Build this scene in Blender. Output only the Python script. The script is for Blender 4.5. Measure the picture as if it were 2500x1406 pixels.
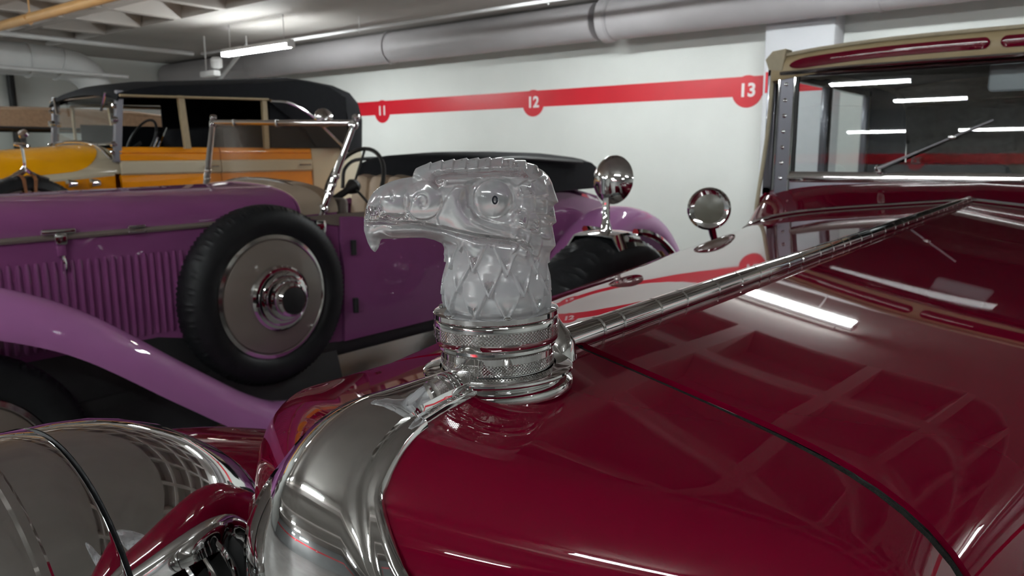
import bpy, bmesh, math, random
import numpy as np
from mathutils import Matrix, Vector

random.seed(7)
rng = np.random.default_rng(7)
SC = bpy.context.scene
for o in list(bpy.data.objects):
    bpy.data.objects.remove(o, do_unlink=True)
COL = SC.collection
PI = math.pi

# ------------------------------------------------------------------ camera
# world: +Y runs to the back wall, -X along it to the left, Z up, metres
EYE = Vector((0.0, 0.0, 1.33))
cam_d = bpy.data.cameras.new('camera')
cam = bpy.data.objects.new('camera', cam_d)
COL.objects.link(cam)
rx = Vector((0.7889, 0.6146, -0.0048)).normalized()        # image right
fw = Vector((-0.6060, 0.7770, -0.1708)).normalized()       # view direction
up = rx.cross(fw).normalized()
rx = fw.cross(up).normalized()
cam.matrix_world = Matrix(((rx.x, up.x, -fw.x, EYE.x), (rx.y, up.y, -fw.y, EYE.y),
                           (rx.z, up.z, -fw.z, EYE.z), (0, 0, 0, 1)))
cam_d.sensor_width = 36.0
cam_d.lens = 27.02
cam_d.clip_start = 0.02
cam_d.clip_end = 100
cam_d.dof.use_dof = True
cam_d.dof.focus_distance = 0.475
cam_d.dof.aperture_fstop = 19.0
SC.camera = cam

# ------------------------------------------------------------------ world, exposure
wd = bpy.data.worlds.new('world')
SC.world = wd
wd.use_nodes = True
wd.node_tree.nodes['Background'].inputs[0].default_value = (0.6, 0.62, 0.65, 1)
wd.node_tree.nodes['Background'].inputs[1].default_value = 0.02
SC.view_settings.view_transform = 'Standard'
SC.view_settings.look = 'None'
SC.view_settings.gamma = 1.0
SC.view_settings.use_curve_mapping = False
SC.view_settings.exposure = 0.0
TUBE = 122.0                       # luminance of the fluorescent tubes
SC.cycles.use_denoising = True
SC.cycles.max_bounces = 10
SC.cycles.diffuse_bounces = 4
SC.cycles.use_adaptive_sampling = True
SC.cycles.adaptive_threshold = 0.07
SC.cycles.adaptive_min_samples = 16
SC.cycles.glossy_bounces = 5
SC.cycles.transmission_bounces = 8
SC.cycles.transparent_max_bounces = 12
SC.cycles.caustics_reflective = False
SC.cycles.caustics_refractive = False
SC.cycles.sample_clamp_indirect = 6.0

# ------------------------------------------------------------------ materials
MATS = {}
def pmat(name, col, rough=0.5, metal=0.0, coat=0.0, var=0.0, scale=8.0, bump=0.0, bscale=200.0, spec=0.5, trans=0.0, ior=1.5, sheen=0.0, coat_rough=0.02):
    m = bpy.data.materials.new(name); m.use_nodes = True
    nt = m.node_tree; b = nt.nodes['Principled BSDF']
    b.inputs['Base Color'].default_value = (*col, 1)
    b.inputs['Roughness'].default_value = rough
    b.inputs['Metallic'].default_value = metal
    b.inputs['Coat Weight'].default_value = coat
    b.inputs['Coat Roughness'].default_value = coat_rough
    b.inputs['Specular IOR Level'].default_value = spec
    b.inputs['Transmission Weight'].default_value = trans
    b.inputs['IOR'].default_value = ior
    b.inputs['Sheen Weight'].default_value = sheen
    tc = nt.nodes.new('ShaderNodeTexCoord')
    if var > 0:
        n = nt.nodes.new('ShaderNodeTexNoise'); n.inputs['Scale'].default_value = scale; n.inputs['Detail'].default_value = 5
        nt.links.new(tc.outputs['Object'], n.inputs['Vector'])
        r = nt.nodes.new('ShaderNodeMapRange')
        r.inputs['From Min'].default_value = 0.3; r.inputs['From Max'].default_value = 0.7
        r.inputs['To Min'].default_value = 1 - var; r.inputs['To Max'].default_value = 1 + var
        nt.links.new(n.outputs['Fac'], r.inputs['Value'])
        v = nt.nodes.new('ShaderNodeVectorMath'); v.operation = 'SCALE'
        v.inputs[0].default_value = col
        nt.links.new(r.outputs[0], v.inputs['Scale'])
        nt.links.new(v.outputs[0], b.inputs['Base Color'])
    if bump > 0:
        n2 = nt.nodes.new('ShaderNodeTexNoise'); n2.inputs['Scale'].default_value = bscale; n2.inputs['Detail'].default_value = 3
        nt.links.new(tc.outputs['Object'], n2.inputs['Vector'])
        bp = nt.nodes.new('ShaderNodeBump'); bp.inputs['Strength'].default_value = bump; bp.inputs['Distance'].default_value = 0.002
        nt.links.new(n2.outputs['Fac'], bp.inputs['Height'])
        nt.links.new(bp.outputs[0], b.inputs['Normal'])
    MATS[name] = m
    return m

pmat('burgundy_paint', (0.122, 0.0004, 0.0125), 0.6, 0, 0.9, 0.05, 3, spec=0.0)
pmat('burgundy_dark', (0.06, 0.002, 0.010), 0.4, 0, 0.6)
pmat('chrome', (0.80, 0.80, 0.80), 0.035, 1.0)
pmat('chrome_soft', (0.72, 0.71, 0.70), 0.12, 1.0)
pmat('purple_paint', (0.250, 0.072, 0.205), 0.5, 0, 0.9, 0.06, 3, spec=0.1)
pmat('purple_lit', (0.50, 0.19, 0.46), 0.5, 0, 0.9, 0.05, 3, spec=0.1)  # lit copy of the purple paint, fender brightness put into the colour
pmat('taupe_paint', (0.20, 0.165, 0.14), 0.3, 0, 0.7, 0.05, 6)
pmat('yellow_paint', (0.95, 0.42, 0.002), 0.5, 0, 0.8, 0.04, 3, spec=0.1)
pmat('wiper_metal', (0.45, 0.45, 0.48), 0.3, 0.4)
pmat('screen_post', (0.26, 0.26, 0.30), 0.25, 0.6, 0.5)
pmat('cowl_tan', (0.42, 0.33, 0.25), 0.4, 0, 0.7, 0.05, 6)
pmat('orange_paint', (0.90, 0.31, 0.002), 0.5, 0, 0.8, 0.04, 3, spec=0.1)
pmat('cream_paint', (0.60, 0.53, 0.38), 0.3, 0, 0.8, 0.04, 4)
pmat('brown_cloth', (0.22, 0.14, 0.085), 0.85, var=0.12, scale=30, bump=0.3, bscale=400)
pmat('tan_cloth', (0.45, 0.39, 0.28), 0.85, var=0.1, scale=30, bump=0.3, bscale=500)
pmat('tan_trim', (0.40, 0.31, 0.18), 0.5, var=0.08, scale=20)
pmat('black_cloth', (0.006, 0.0065, 0.009), 0.85, var=0.2, scale=40, bump=0.3, bscale=400, sheen=0.0, spec=0.2)
pmat('dark_trim', (0.012, 0.012, 0.013), 0.5, var=0.2, scale=20)
pmat('rubber', (0.011, 0.0115, 0.013), 0.5, var=0.2, scale=25, bump=0.15, bscale=300, spec=0.3)
pmat('lacing', (0.012, 0.012, 0.011), 0.8, var=0.3, scale=120, bump=0.5, bscale=900, spec=0.1)
pmat('leather_strap', (0.26, 0.10, 0.035), 0.45, var=0.2, scale=40)
pmat('cream_leather', (0.55, 0.44, 0.33), 0.5, var=0.08, scale=15, bump=0.2, bscale=120)
pmat('grey_leather', (0.10, 0.10, 0.10), 0.55, var=0.08, scale=15)
pmat('wall_paint', (0.78, 0.80, 0.77), 0.7, var=0.035, scale=1.2, bump=0.1, bscale=60)
pmat('far_wall_dimmed', (0.26, 0.265, 0.27), 0.7, var=0.05, scale=1.2)  # white wall's paint darkened so its windscreen reflection stays dim
pmat('pillar_paint', (0.66, 0.67, 0.70), 0.7, var=0.03, scale=1.2)
pmat('stripe_red', (0.62, 0.006, 0.022), 0.32, var=0.06, scale=2.0)
pmat('number_white', (0.85, 0.80, 0.80), 0.5, var=0.03)
pmat('ceiling_paint', (0.40, 0.375, 0.35), 0.8, var=0.10, scale=0.9, bump=0.2, bscale=30)
pmat('rib_paint', (0.50, 0.46, 0.43), 0.75, var=0.08, scale=1.5)
pmat('duct_paint', (0.42, 0.40, 0.41), 0.5, var=0.05, scale=2)
pmat('duct_white', (0.70, 0.71, 0.71), 0.5, var=0.05, scale=2)
pmat('pipe_paint', (0.62, 0.62, 0.62), 0.4, var=0.05, scale=4)
pmat('pipe_orange', (0.85, 0.50, 0.20), 0.4, var=0.06, scale=4)
pmat('floor_concrete', (0.26, 0.25, 0.24), 0.35, var=0.15, scale=1.5, bump=0.1, bscale=40)
pmat('fixture_white', (0.8, 0.8, 0.8), 0.4, var=0.02)
pmat('lamp_glass', (0.9, 0.9, 0.88), 0.12, trans=0.9, ior=1.4)
pmat('grey_plastic', (0.33, 0.36, 0.38), 0.5, var=0.03)
pmat('mirror_glass', (0.30, 0.29, 0.26), 0.08, 1.0)
pmat('dull_lens', (0.13, 0.125, 0.10), 0.28, 0.0, spec=0.4)

def glass_mat(name, tint, refl=0.9, ior=1.5):
    m = bpy.data.materials.new(name); m.use_nodes = True
    nt = m.node_tree; nt.nodes.clear()
    out = nt.nodes.new('ShaderNodeOutputMaterial'); mix = nt.nodes.new('ShaderNodeMixShader')
    tr = nt.nodes.new('ShaderNodeBsdfTransparent'); tr.inputs[0].default_value = (*tint, 1)
    gl = nt.nodes.new('ShaderNodeBsdfGlossy'); gl.inputs['Roughness'].default_value = 0.01
    gl.inputs['Color'].default_value = (refl, refl, refl, 1)
    fr = nt.nodes.new('ShaderNodeFresnel')             # thin pane: same Fresnel from both faces
    ge = nt.nodes.new('ShaderNodeNewGeometry'); mr = nt.nodes.new('ShaderNodeMapRange')
    mr.inputs['To Min'].default_value = ior; mr.inputs['To Max'].default_value = 1.0 / ior
    nt.links.new(ge.outputs['Backfacing'], mr.inputs['Value']); nt.links.new(mr.outputs[0], fr.inputs['IOR'])
    nt.links.new(fr.outputs[0], mix.inputs[0]); nt.links.new(tr.outputs[0], mix.inputs[1])
    nt.links.new(gl.outputs[0], mix.inputs[2]); nt.links.new(mix.outputs[0], out.inputs[0])
    MATS[name] = m
glass_mat('pane_glass', (0.975, 0.985, 0.98), 0.95, 1.4)
glass_mat('pane_tinted', (0.84, 0.79, 0.74), 0.95)
glass_mat('pane_screen', (0.95, 0.965, 0.965), 1.0, 1.42)

def emit_mat(name, col, s):
    m = bpy.data.materials.new(name); m.use_nodes = True
    nt = m.node_tree; nt.nodes.clear()
    out = nt.nodes.new('ShaderNodeOutputMaterial'); e = nt.nodes.new('ShaderNodeEmission')
    e.inputs[0].default_value = (*col, 1); e.inputs[1].default_value = s
    nt.links.new(e.outputs[0], out.inputs[0]); MATS[name] = m
emit_mat('tube_light', (0.94, 1.0, 1.0), TUBE)

def crystal_mat():
    m = bpy.data.materials.new('frosted_crystal'); m.use_nodes = True
    nt = m.node_tree; nt.nodes.clear()
    out = nt.nodes.new('ShaderNodeOutputMaterial')
    b = nt.nodes.new('ShaderNodeBsdfPrincipled')
    b.inputs['Base Color'].default_value = (0.97, 0.975, 0.98, 1)
    b.inputs['Transmission Weight'].default_value = 1.0
    b.inputs['IOR'].default_value = 1.5
    at = nt.nodes.new('ShaderNodeAttribute'); at.attribute_name = 'polish'
    mr = nt.nodes.new('ShaderNodeMapRange')
    mr.inputs['To Min'].default_value = 0.17; mr.inputs['To Max'].default_value = 0.02
    b.inputs['Coat Weight'].default_value = 0.8; b.inputs['Coat Roughness'].default_value = 0.03
    nt.links.new(at.outputs['Fac'], mr.inputs['Value']); nt.links.new(mr.outputs[0], b.inputs['Roughness'])
    d = nt.nodes.new('ShaderNodeBsdfTranslucent'); d.inputs[0].default_value = (0.95, 0.965, 0.99, 1)
    df = nt.nodes.new('ShaderNodeBsdfDiffuse'); df.inputs[0].default_value = (0.95, 0.965, 0.99, 1)
    mx0 = nt.nodes.new('ShaderNodeMixShader'); mx0.inputs[0].default_value = 0.55
    nt.links.new(df.outputs[0], mx0.inputs[1]); nt.links.new(d.outputs[0], mx0.inputs[2])
    mx = nt.nodes.new('ShaderNodeMixShader')
    mr2 = nt.nodes.new('ShaderNodeMapRange')
    mr2.inputs['To Min'].default_value = 0.30; mr2.inputs['To Max'].default_value = 0.04
    nt.links.new(at.outputs['Fac'], mr2.inputs['Value'])
    a2 = nt.nodes.new('ShaderNodeAttribute'); a2.attribute_name = 'neck_scatter'  # scatter raised on the neck, its extra brightness put into the material
    ml = nt.nodes.new('ShaderNodeMath'); ml.operation = 'MULTIPLY_ADD'; ml.inputs[1].default_value = 0.7; ml.inputs[2].default_value = 1.0
    nt.links.new(a2.outputs['Fac'], ml.inputs[0])
    mm = nt.nodes.new('ShaderNodeMath'); mm.operation = 'MULTIPLY'
    nt.links.new(ml.outputs[0], mm.inputs[0]); nt.links.new(mr2.outputs[0], mm.inputs[1]); nt.links.new(mm.outputs[0], mx.inputs[0])
    nt.links.new(b.outputs[0], mx.inputs[1]); nt.links.new(mx0.outputs[0], mx.inputs[2])
    nt.links.new(mx.outputs[0], out.inputs[0])
    MATS['frosted_crystal'] = m
crystal_mat()

def knurl_mat(name, nu, nv):
    m = pmat(name, (0.80, 0.80, 0.80), 0.06, 1.0)
    nt = m.node_tree; b = nt.nodes['Principled BSDF']
    tc = nt.nodes['Texture Coordinate']
    sp = nt.nodes.new('ShaderNodeSeparateXYZ'); nt.links.new(tc.outputs['UV'], sp.inputs[0])
    def mth(op, a, c=None):
        n = nt.nodes.new('ShaderNodeMath'); n.operation = op
        for k, x in enumerate((a, c)):
            if x is None: continue
            if isinstance(x, (int, float)): n.inputs[k].default_value = x
            else: nt.links.new(x, n.inputs[k])
        return n.outputs[0]
    u = mth('MULTIPLY', sp.outputs[0], nu); v = mth('MULTIPLY', sp.outputs[1], nv)
    a = mth('PINGPONG', mth('ADD', u, v), 0.5); c = mth('PINGPONG', mth('SUBTRACT', u, v), 0.5)
    h = mth('MINIMUM', mth('MINIMUM', a, c), 0.16)
    bp = nt.nodes.new('ShaderNodeBump'); bp.inputs['Strength'].default_value = 1.0; bp.inputs['Distance'].default_value = 0.0035
    nt.links.new(h, bp.inputs['Height']); nt.links.new(bp.outputs[0], b.inputs['Normal'])
knurl_mat('knurled_chrome', 110, 3.6)

def ribbed_glass():
    m = pmat('ribbed_lens', (0.95, 0.95, 0.92), 0.06, trans=0.0, spec=0.8)
    nt = m.node_tree; b = nt.nodes['Principled BSDF']
    b.inputs['Base Color'].default_value = (0.58, 0.56, 0.51, 1)
    b.inputs['Metallic'].default_value = 0.5; b.inputs['Roughness'].default_value = 0.22
    tc = nt.nodes['Texture Coordinate']
    w = nt.nodes.new('ShaderNodeTexWave'); w.inputs['Scale'].default_value = 44; w.bands_direction = 'X'
    nt.links.new(tc.outputs['Object'], w.inputs['Vector'])
    bp = nt.nodes.new('ShaderNodeBump'); bp.inputs['Strength'].default_value = 1.0; bp.inputs['Distance'].default_value = 0.004
    nt.links.new(w.outputs['Fac'], bp.inputs['Height']); nt.links.new(bp.outputs[0], b.inputs['Normal'])
ribbed_glass()

# ------------------------------------------------------------------ object helpers
def thing(name, label, cat, loc=(0, 0, 0), group=None):
    o = bpy.data.objects.new(name, None); COL.objects.link(o)
    o.location = loc; o.empty_display_size = 0.1
    o['label'] = label; o['category'] = cat
    if group: o['group'] = group
    return o
def tag(o, label, cat, group=None):
    o['label'] = label; o['category'] = cat
    if group: o['group'] = group
    return o
def root_loc(p):
    v = Vector((0, 0, 0))
    while p is not None:
        v += p.location; p = p.parent
    return v
def mesh(name, V, F, mat, parent=None, smooth=35, solid=0.0, origin=None, uv=None, offset=-1.0):
    V = np.asarray(V, float)
    org = np.array(root_loc(parent)) if parent is not None else np.zeros(3)
    o_loc = (0, 0, 0)
    if origin is not None:
        o_loc = np.array(origin, float) - org; org = np.array(origin, float)
    me = bpy.data.meshes.new(name)
    me.from_pydata((V - org).tolist(), [], [tuple(int(i) for i in f) for f in F])
    me.validate(clean_customdata=False)
    bm = bmesh.new(); bm.from_mesh(me)
    bmesh.ops.recalc_face_normals(bm, faces=bm.faces); bm.to_mesh(me); bm.free()
    if mat: me.materials.append(MATS[mat])
    if smooth:
        for p in me.polygons: p.use_smooth = True
        me.set_sharp_from_angle(angle=math.radians(smooth))
    if uv is not None:
        ul = me.uv_layers.new(name='UVMap')
        for l in me.loops: ul.data[l.index].uv = uv[l.vertex_index]
    o = bpy.data.objects.new(name, me); COL.objects.link(o)
    if parent is not None: o.parent = parent
    o.location = o_loc
    if solid:
        s = o.modifiers.new('thickness', 'SOLIDIFY'); s.thickness = solid; s.offset = offset
        e = o.modifiers.new('sharp_rim', 'EDGE_SPLIT'); e.split_angle = math.radians(52); e.use_edge_sharp = False
    return o
def struct(o):
    o['kind'] = 'structure'; return o

class G:                                             # collects shapes into one mesh
    def __init__(s): s.V = []; s.F = []
    def add(s, V, F):
        n = len(s.V); s.V += [tuple(v) for v in V]; s.F += [tuple(i + n for i in f) for f in F]; return s
    def make(s, name, mat, parent=None, **k): return mesh(name, s.V, s.F, mat, parent, **k)

def grid(P, closed_u=False, closed_v=False):
    P = np.asarray(P); nu, nv = P.shape[:2]
    F = []
    for i in range(nu if closed_u else nu - 1):
        for j in range(nv if closed_v else nv - 1):
            a = i * nv + j; b = ((i + 1) % nu) * nv + j
            c = ((i + 1) % nu) * nv + (j + 1) % nv; d = i * nv + (j + 1) % nv
            F.append((a, b, c, d))
    return P.reshape(-1, 3), F
def loft(rings, caps=True, closed=True):
    V, F = grid(np.asarray(rings), False, closed)
    n = len(rings[0])
    if caps and closed:
        F = F + [tuple(range(n))[::-1], tuple(range(len(V) - n, len(V)))]
    return V, F
def frame(d):
    d = np.array(d, float); d /= np.linalg.norm(d)
    a = np.array([0, 0, 1.0]) if abs(d[2]) < 0.9 else np.array([1.0, 0, 0])
    x = np.cross(a, d); x /= np.linalg.norm(x)
    return x, np.cross(d, x), d
def lathe(prof, c=(0, 0, 0), axis=(0, 0, 1), n=48, close=False):
    x, y, d = frame(axis); c = np.array(c, float)
    R = []
    for r, h in prof:
        a = np.arange(n) / n * 2 * PI
        R.append(c + d * h + r * (np.cos(a)[:, None] * x + np.sin(a)[:, None] * y))
    V, F = grid(np.array(R), close, True)
    if not close:
        if prof[0][0] > 1e-6: F.append(tuple(range(n))[::-1])
        if prof[-1][0] > 1e-6: F.append(tuple(range(len(V) - n, len(V))))
    return V, F
def lathe_open(prof, c=(0, 0, 0), axis=(0, 0, 1), n=48):
    x, y, d = frame(axis); c = np.array(c, float)
    R = [c + d * h + r * (np.cos(a)[:, None] * x + np.sin(a)[:, None] * y) for a in [np.arange(n) / n * 2 * PI] for r, h in prof]
    return grid(np.array(R), False, True)
def tube(path, r, n=10, caps=True):
    P = np.array(path, float); m = len(P)
    T = np.gradient(P, axis=0); T /= np.linalg.norm(T, axis=1)[:, None]
    x, y, _ = frame(T[0]); rings = []
    for i in range(m):
        x = x - T[i] * (x @ T[i]); x /= np.linalg.norm(x); y = np.cross(T[i], x)
        rr = r[i] if hasattr(r, '__len__') else r
        a = np.arange(n) / n * 2 * PI
        rings.append(P[i] + rr * (np.cos(a)[:, None] * x + np.sin(a)[:, None] * y))
    return loft(rings, caps)
def spline(pts, n=40):
    P = np.array(pts, float); m = len(P)
    if m == 2: return P[0] + np.linspace(0, 1, n)[:, None] * (P[1] - P[0])
    Q = np.vstack([2 * P[0] - P[1], P, 2 * P[-1] - P[-2]])
    t = np.linspace(0, m - 1 - 1e-9, n); i = t.astype(int); f = (t - i)[:, None]
    a, b, c, d = Q[i], Q[i + 1], Q[i + 2], Q[i + 3]
    return 0.5 * ((2 * b) + (-a + c) * f + (2 * a - 5 * b + 4 * c - d) * f ** 2 + (-a + 3 * b - 3 * c + d) * f ** 3)
def box(c, s, bev=0.0, R=None):
    bm = bmesh.new(); bmesh.ops.create_cube(bm, size=1.0)
    bmesh.ops.scale(bm, vec=s, verts=bm.verts)
    if bev:
        bmesh.ops.bevel(bm, geom=list(bm.edges), offset=bev, segments=2, affect='EDGES', profile=0.5)
    bm.verts.ensure_lookup_table()
    V = np.array([v.co[:] for v in bm.verts]); bm.verts.index_update()
    F = [tuple(v.index for v in f.verts) for f in bm.faces]; bm.free()
    if R is not None: V = V @ np.array(R).T
    return V + np.array(c, float), F
def prism(poly, to3, d):
    """poly 2-D outline, to3 maps (a,b)->xyz, extruded by vector d"""
    A = np.array([to3(*p) for p in poly], float); B = A + np.array(d, float); n = len(A)
    F = [tuple(range(n)), tuple(range(2 * n - 1, n - 1, -1))] + [(i, (i + 1) % n, n + (i + 1) % n, n + i) for i in range(n)]
    return np.vstack([A, B]), F
def rotz(a): return np.array([[math.cos(a), -math.sin(a), 0], [math.sin(a), math.cos(a), 0], [0, 0, 1]])
def rotx(a): return np.array([[1, 0, 0], [0, math.cos(a), -math.sin(a)], [0, math.sin(a), math.cos(a)]])
def interp(x, xs, ys): return np.interp(x, xs, ys)

# ================================================================== THE ROOM
X0, X1, Y0, Y1, ZC = -15.5, 9.0, -13.6, 9.0, 3.45
def slab(name, c, s, mat):
    V, F = box(c, s); return struct(mesh(name, V, F, mat, smooth=0))
tag(slab('floor', ((X0 + X1) / 2, (Y0 + Y1) / 2, -0.1), (X1 - X0 + 0.4, Y1 - Y0 + 0.4, 0.2), 'floor_concrete'), 'grey sealed concrete garage floor under the cars', 'floor')
ceil = tag(slab('ceiling', ((X0 + X1) / 2, (Y0 + Y1) / 2, ZC + 0.1), (X1 - X0 + 0.4, Y1 - Y0 + 0.4, 0.2), 'ceiling_paint'), 'grey concrete waffle ceiling over the parked cars', 'ceiling')
wallb = tag(slab('wall_back', ((X0 + X1) / 2, Y1 + 0.1, ZC / 2), (X1 - X0 + 0.4, 0.2, ZC), 'wall_paint'), 'white wall behind the cars with a red number stripe', 'wall')
tag(slab('wall_left', (X0 - 0.1, (Y0 + Y1) / 2, ZC / 2), (0.2, Y1 - Y0, ZC), 'wall_paint'), 'white end wall beyond the brown topped car', 'wall')
wallf = tag(slab('wall_front', ((X0 + X1) / 2, Y0 - 0.1, ZC / 2), (X1 - X0 + 0.4, 0.2, ZC), 'far_wall_dimmed'), 'wall across the aisle facing the car noses, darkened to dim its reflection', 'wall')
tag(slab('wall_right', (X1 + 0.1, (Y0 + Y1) / 2, ZC / 2), (0.2, Y1 - Y0, ZC), 'wall_paint'), 'white end wall beside the burgundy car', 'wall')
# flat dropped part of the ceiling along the wall, and the ribs of the waffle over the aisle
CA, CB = 2.4, 5.9                                     # the waffle lies between these
for ya, yb in ((CB, Y1), (Y0, CA)):
    V, F = box(((X0 + X1) / 2, (ya + yb) / 2, 3.32), (X1 - X0, yb - ya, 0.26)); mesh('dropped_slab', V, F, 'ceiling_paint', ceil, smooth=0)
y = CB - 0.98
while y > CA + 0.3:
    V, F = prism([(-0.12, 3.45), (0.12, 3.45), (0.07, 3.19), (-0.07, 3.19)], lambda a, b: (X0, y + a, b), (X1 - X0, 0, 0))
    mesh('ceiling_rib', V, F, 'rib_paint', ceil, smooth=0); y -= 0.98
x = X0 + 0.7
while x < X1:
    V, F = prism([(-0.12, 3.45), (0.12, 3.45), (0.07, 3.188), (-0.07, 3.188)], lambda a, b: (x + a, CA, b), (0, CB - CA, 0))
    mesh('ceiling_rib', V, F, 'rib_paint', ceil, smooth=0); x += 1.10
for yy in (-2.6, -5.6, -9.0):
    V, F = box(((X0 + X1) / 2, yy, 3.13), (X1 - X0, 0.30, 0.13), 0.01); mesh('ceiling_beam', V, F, 'rib_paint', ceil, smooth=0)
# red stripe with the bay numbers
def text_mesh(s, size, ext=0.0015):
    cu = bpy.data.curves.new('digits', 'FONT'); cu.body = s; cu.size = size; cu.align_x = 'CENTER'; cu.align_y = 'CENTER'
    cu.extrude = ext; cu.offset = 0.006 * size / 0.2
    ob = bpy.data.objects.new('digits_tmp', cu); COL.objects.link(ob)
    dg = bpy.context.evaluated_depsgraph_get(); dg.update()
    me = bpy.data.meshes.new_from_object(ob.evaluated_get(dg)); bpy.data.objects.remove(ob)
    return me
def stripe(parent, yface, sgn, numbers):
    V, F = box(((X0 + X1) / 2, yface - sgn * 0.002, 2.105), (X1 - X0 - 0.02, 0.004, 0.225))
    st = mesh('painted_stripe', V, F, 'stripe_red', parent, smooth=0); st['label'] = 'red painted stripe along the white wall'
    for s, xc in numbers:
        ov = 1.0 if sgn < 0 else 1.0
        V, F = lathe([(0.0, 0), (0.185, 0), (0.185, 0.006), (0, 0.006)], (xc, yface, 2.047), (0, -sgn, 0), 40)
        cr = mesh('number_disc', V, F, 'stripe_red', parent)
        me = text_mesh(s, 0.21); me.materials.append(MATS['number_white'])
        o = bpy.data.objects.new('bay_number', me); COL.objects.link(o); o.parent = cr
        o.location = (xc, yface - sgn * 0.0075, 2.055) if False else (Vector((xc, yface - sgn * 0.0075, 2.055)) - root_loc(cr))
        o.rotation_euler = (PI / 2, 0, 0 if sgn > 0 else PI)
        o['label'] = 'white numeral %s in a red disc' % s
stripe(wallb, Y1, 1, [(str(14 - k), -0.40 - 3.11 * k) for k in range(0, 5)] + [('15', 2.71), ('16', 5.82)])
stripe(wallf, Y0, -1, [(str(21 + k), -9.7 + 3.11 * k) for k in range(0, 6)])
# pillar
V, F = box((-2.845, 8.93, 1.6), (0.755, 0.5, 3.2), 0.04)
pil = mesh('pillar', V, F, 'pillar_paint')
V, F = box((-2.845, 8.679, 2.105), (0.68, 0.004, 0.225)); mesh('painted_stripe', V, F, 'stripe_red', pil, smooth=0)
tag(struct(pil), 'white square pillar against the wall behind the burgundy car', 'pillar')

# big duct along the back wall
dz, dy = 2.945, 8.47
duct = thing('ventilation_duct', 'large round grey duct along the top of the white wall', 'duct', (-5.1, dy, dz - 0.24))
V, F = lathe([(0.225, 0), (0.225, 10.2)], (X0 + 0.05, dy, dz), (1, 0, 0), 40); mesh('duct_section', V, F, 'duct_paint', duct)
V, F = lathe([(0.238, 0), (0.238, 13.95)], (-5.0, dy, dz), (1, 0, 0), 40); mesh('duct_section', V, F, 'duct_paint', duct)
V, F = lathe([(0.225, -0.02), (0.262, 0.0), (0.262, 0.10), (0.238, 0.13)], (-5.14, dy, dz), (1, 0, 0), 40); o = mesh('duct_collar', V, F, 'duct_paint', duct)
for xx in (-12.5, -8.9, -2.0, 2.5, 6.0):
    g = G(); g.add(*box((xx, dy, dz + 0.285), (0.05, 0.01, 0.09))); g.add(*lathe([(0.243, -0.02), (0.246, -0.02), (0.246, 0.02), (0.243, 0.02)], (xx, dy, dz), (1, 0, 0), 32, close=True))
    g.make('duct_strap', 'duct_paint', duct)
# elbow duct on the far left
ed = thing('ventilation_duct', 'white elbow duct turning down at the far left', 'duct', (-13.2, 5.8, 1.9))
pth = [(-13.2, 2.2, 2.78), (-13.2, 4.4, 2.78), (-13.2, 5.3, 2.78), (-13.2, 5.75, 2.70), (-13.2, 5.98, 2.45), (-13.2, 6.02, 2.1), (-13.2, 6.02, 0.0)]
V, F = tube(spline(pth, 46), 0.24, 24); mesh('duct_body', V, F, 'duct_white', ed)
for k, (yy) in enumerate((4.45, 5.0, 5.45)):
    V, F = lathe([(0.24, -0.015), (0.262, -0.01), (0.262, 0.01), (0.24, 0.015)], (-13.2, yy, 2.78 - (0.02 if k == 2 else 0)), (0, 1, 0.0 if k < 2 else -0.25), 28)
    mesh('duct_seam', V, F, 'duct_white', ed)
V, F = lathe([(0.24, -0.015), (0.265, -0.01), (0.265, 0.01), (0.24, 0.015)], (-13.2, 6.02, 2.25), (0, 0, 1), 28); mesh('duct_seam', V, F, 'duct_white', ed)
# pipes
def pipe(label, pts, r, mat='pipe_paint', n=14, hang=(), grp=None):
    t = thing('pipe', label, 'pipe', tuple(np.mean(pts, axis=0)), grp)
    V, F = tube(np.array(pts, float) if len(pts) > 2 else spline(pts, 6), r, n); mesh('pipe_run', V, F, mat, t)
    for h in hang:
        h = np.array(h); g = G(); g.add(*tube([h, (h[0], h[1], 3.19 if h[1] > 5 else 3.45)], 0.008, 6)); g.add(*tube([h + (0, 0, r + .02), h + (0, r + .015, 0), h - (0, 0, r + .02), h - (0, r + .015, 0), h + (0, 0, r + .02)], 0.006, 6))
        g.make('pipe_hanger', mat, t)
    return t
pipe('orange lit pipe crossing the waffle ceiling at upper left', [(-12.75, 3.95, 2.93), (-5.6, 3.95, 2.93)], 0.055, 'pipe_orange', 16, hang=[(-10.2, 3.95, 2.93), (-6.5, 3.95, 2.93)])
pipe('upper white pipe running to the wall at far left', [(-12.4, -8.0, 3.022), (-12.4, 7.25, 3.022)], 0.036)
pipe('lower white pipe above the elbow duct at far left', [(-12.75, -8.0, 2.60), (-12.75, 6.3, 2.60)], 0.03)
pipe('thin pipe on hangers in front of the round duct', [(-12.3, 7.35, 3.02), (6.0, 7.35, 3.02)], 0.02, hang=[(-11.0, 7.35, 3.02), (-8.35, 7.35, 3.02), (-5.2, 7.35, 3.02), (-1.5, 7.35, 3.02)])
pipe('short diagonal pipe beside the ceiling floodlight', [(-13.0, 7.9, 2.50), (-11.6, 7.75, 3.14)], 0.035)
pipe('dark drain pipe down the end wall at far left', [(X0 + 0.08, 5.55, 0.0), (X0 + 0.08, 5.55, 3.3)], 0.06, 'dark_trim')
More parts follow.
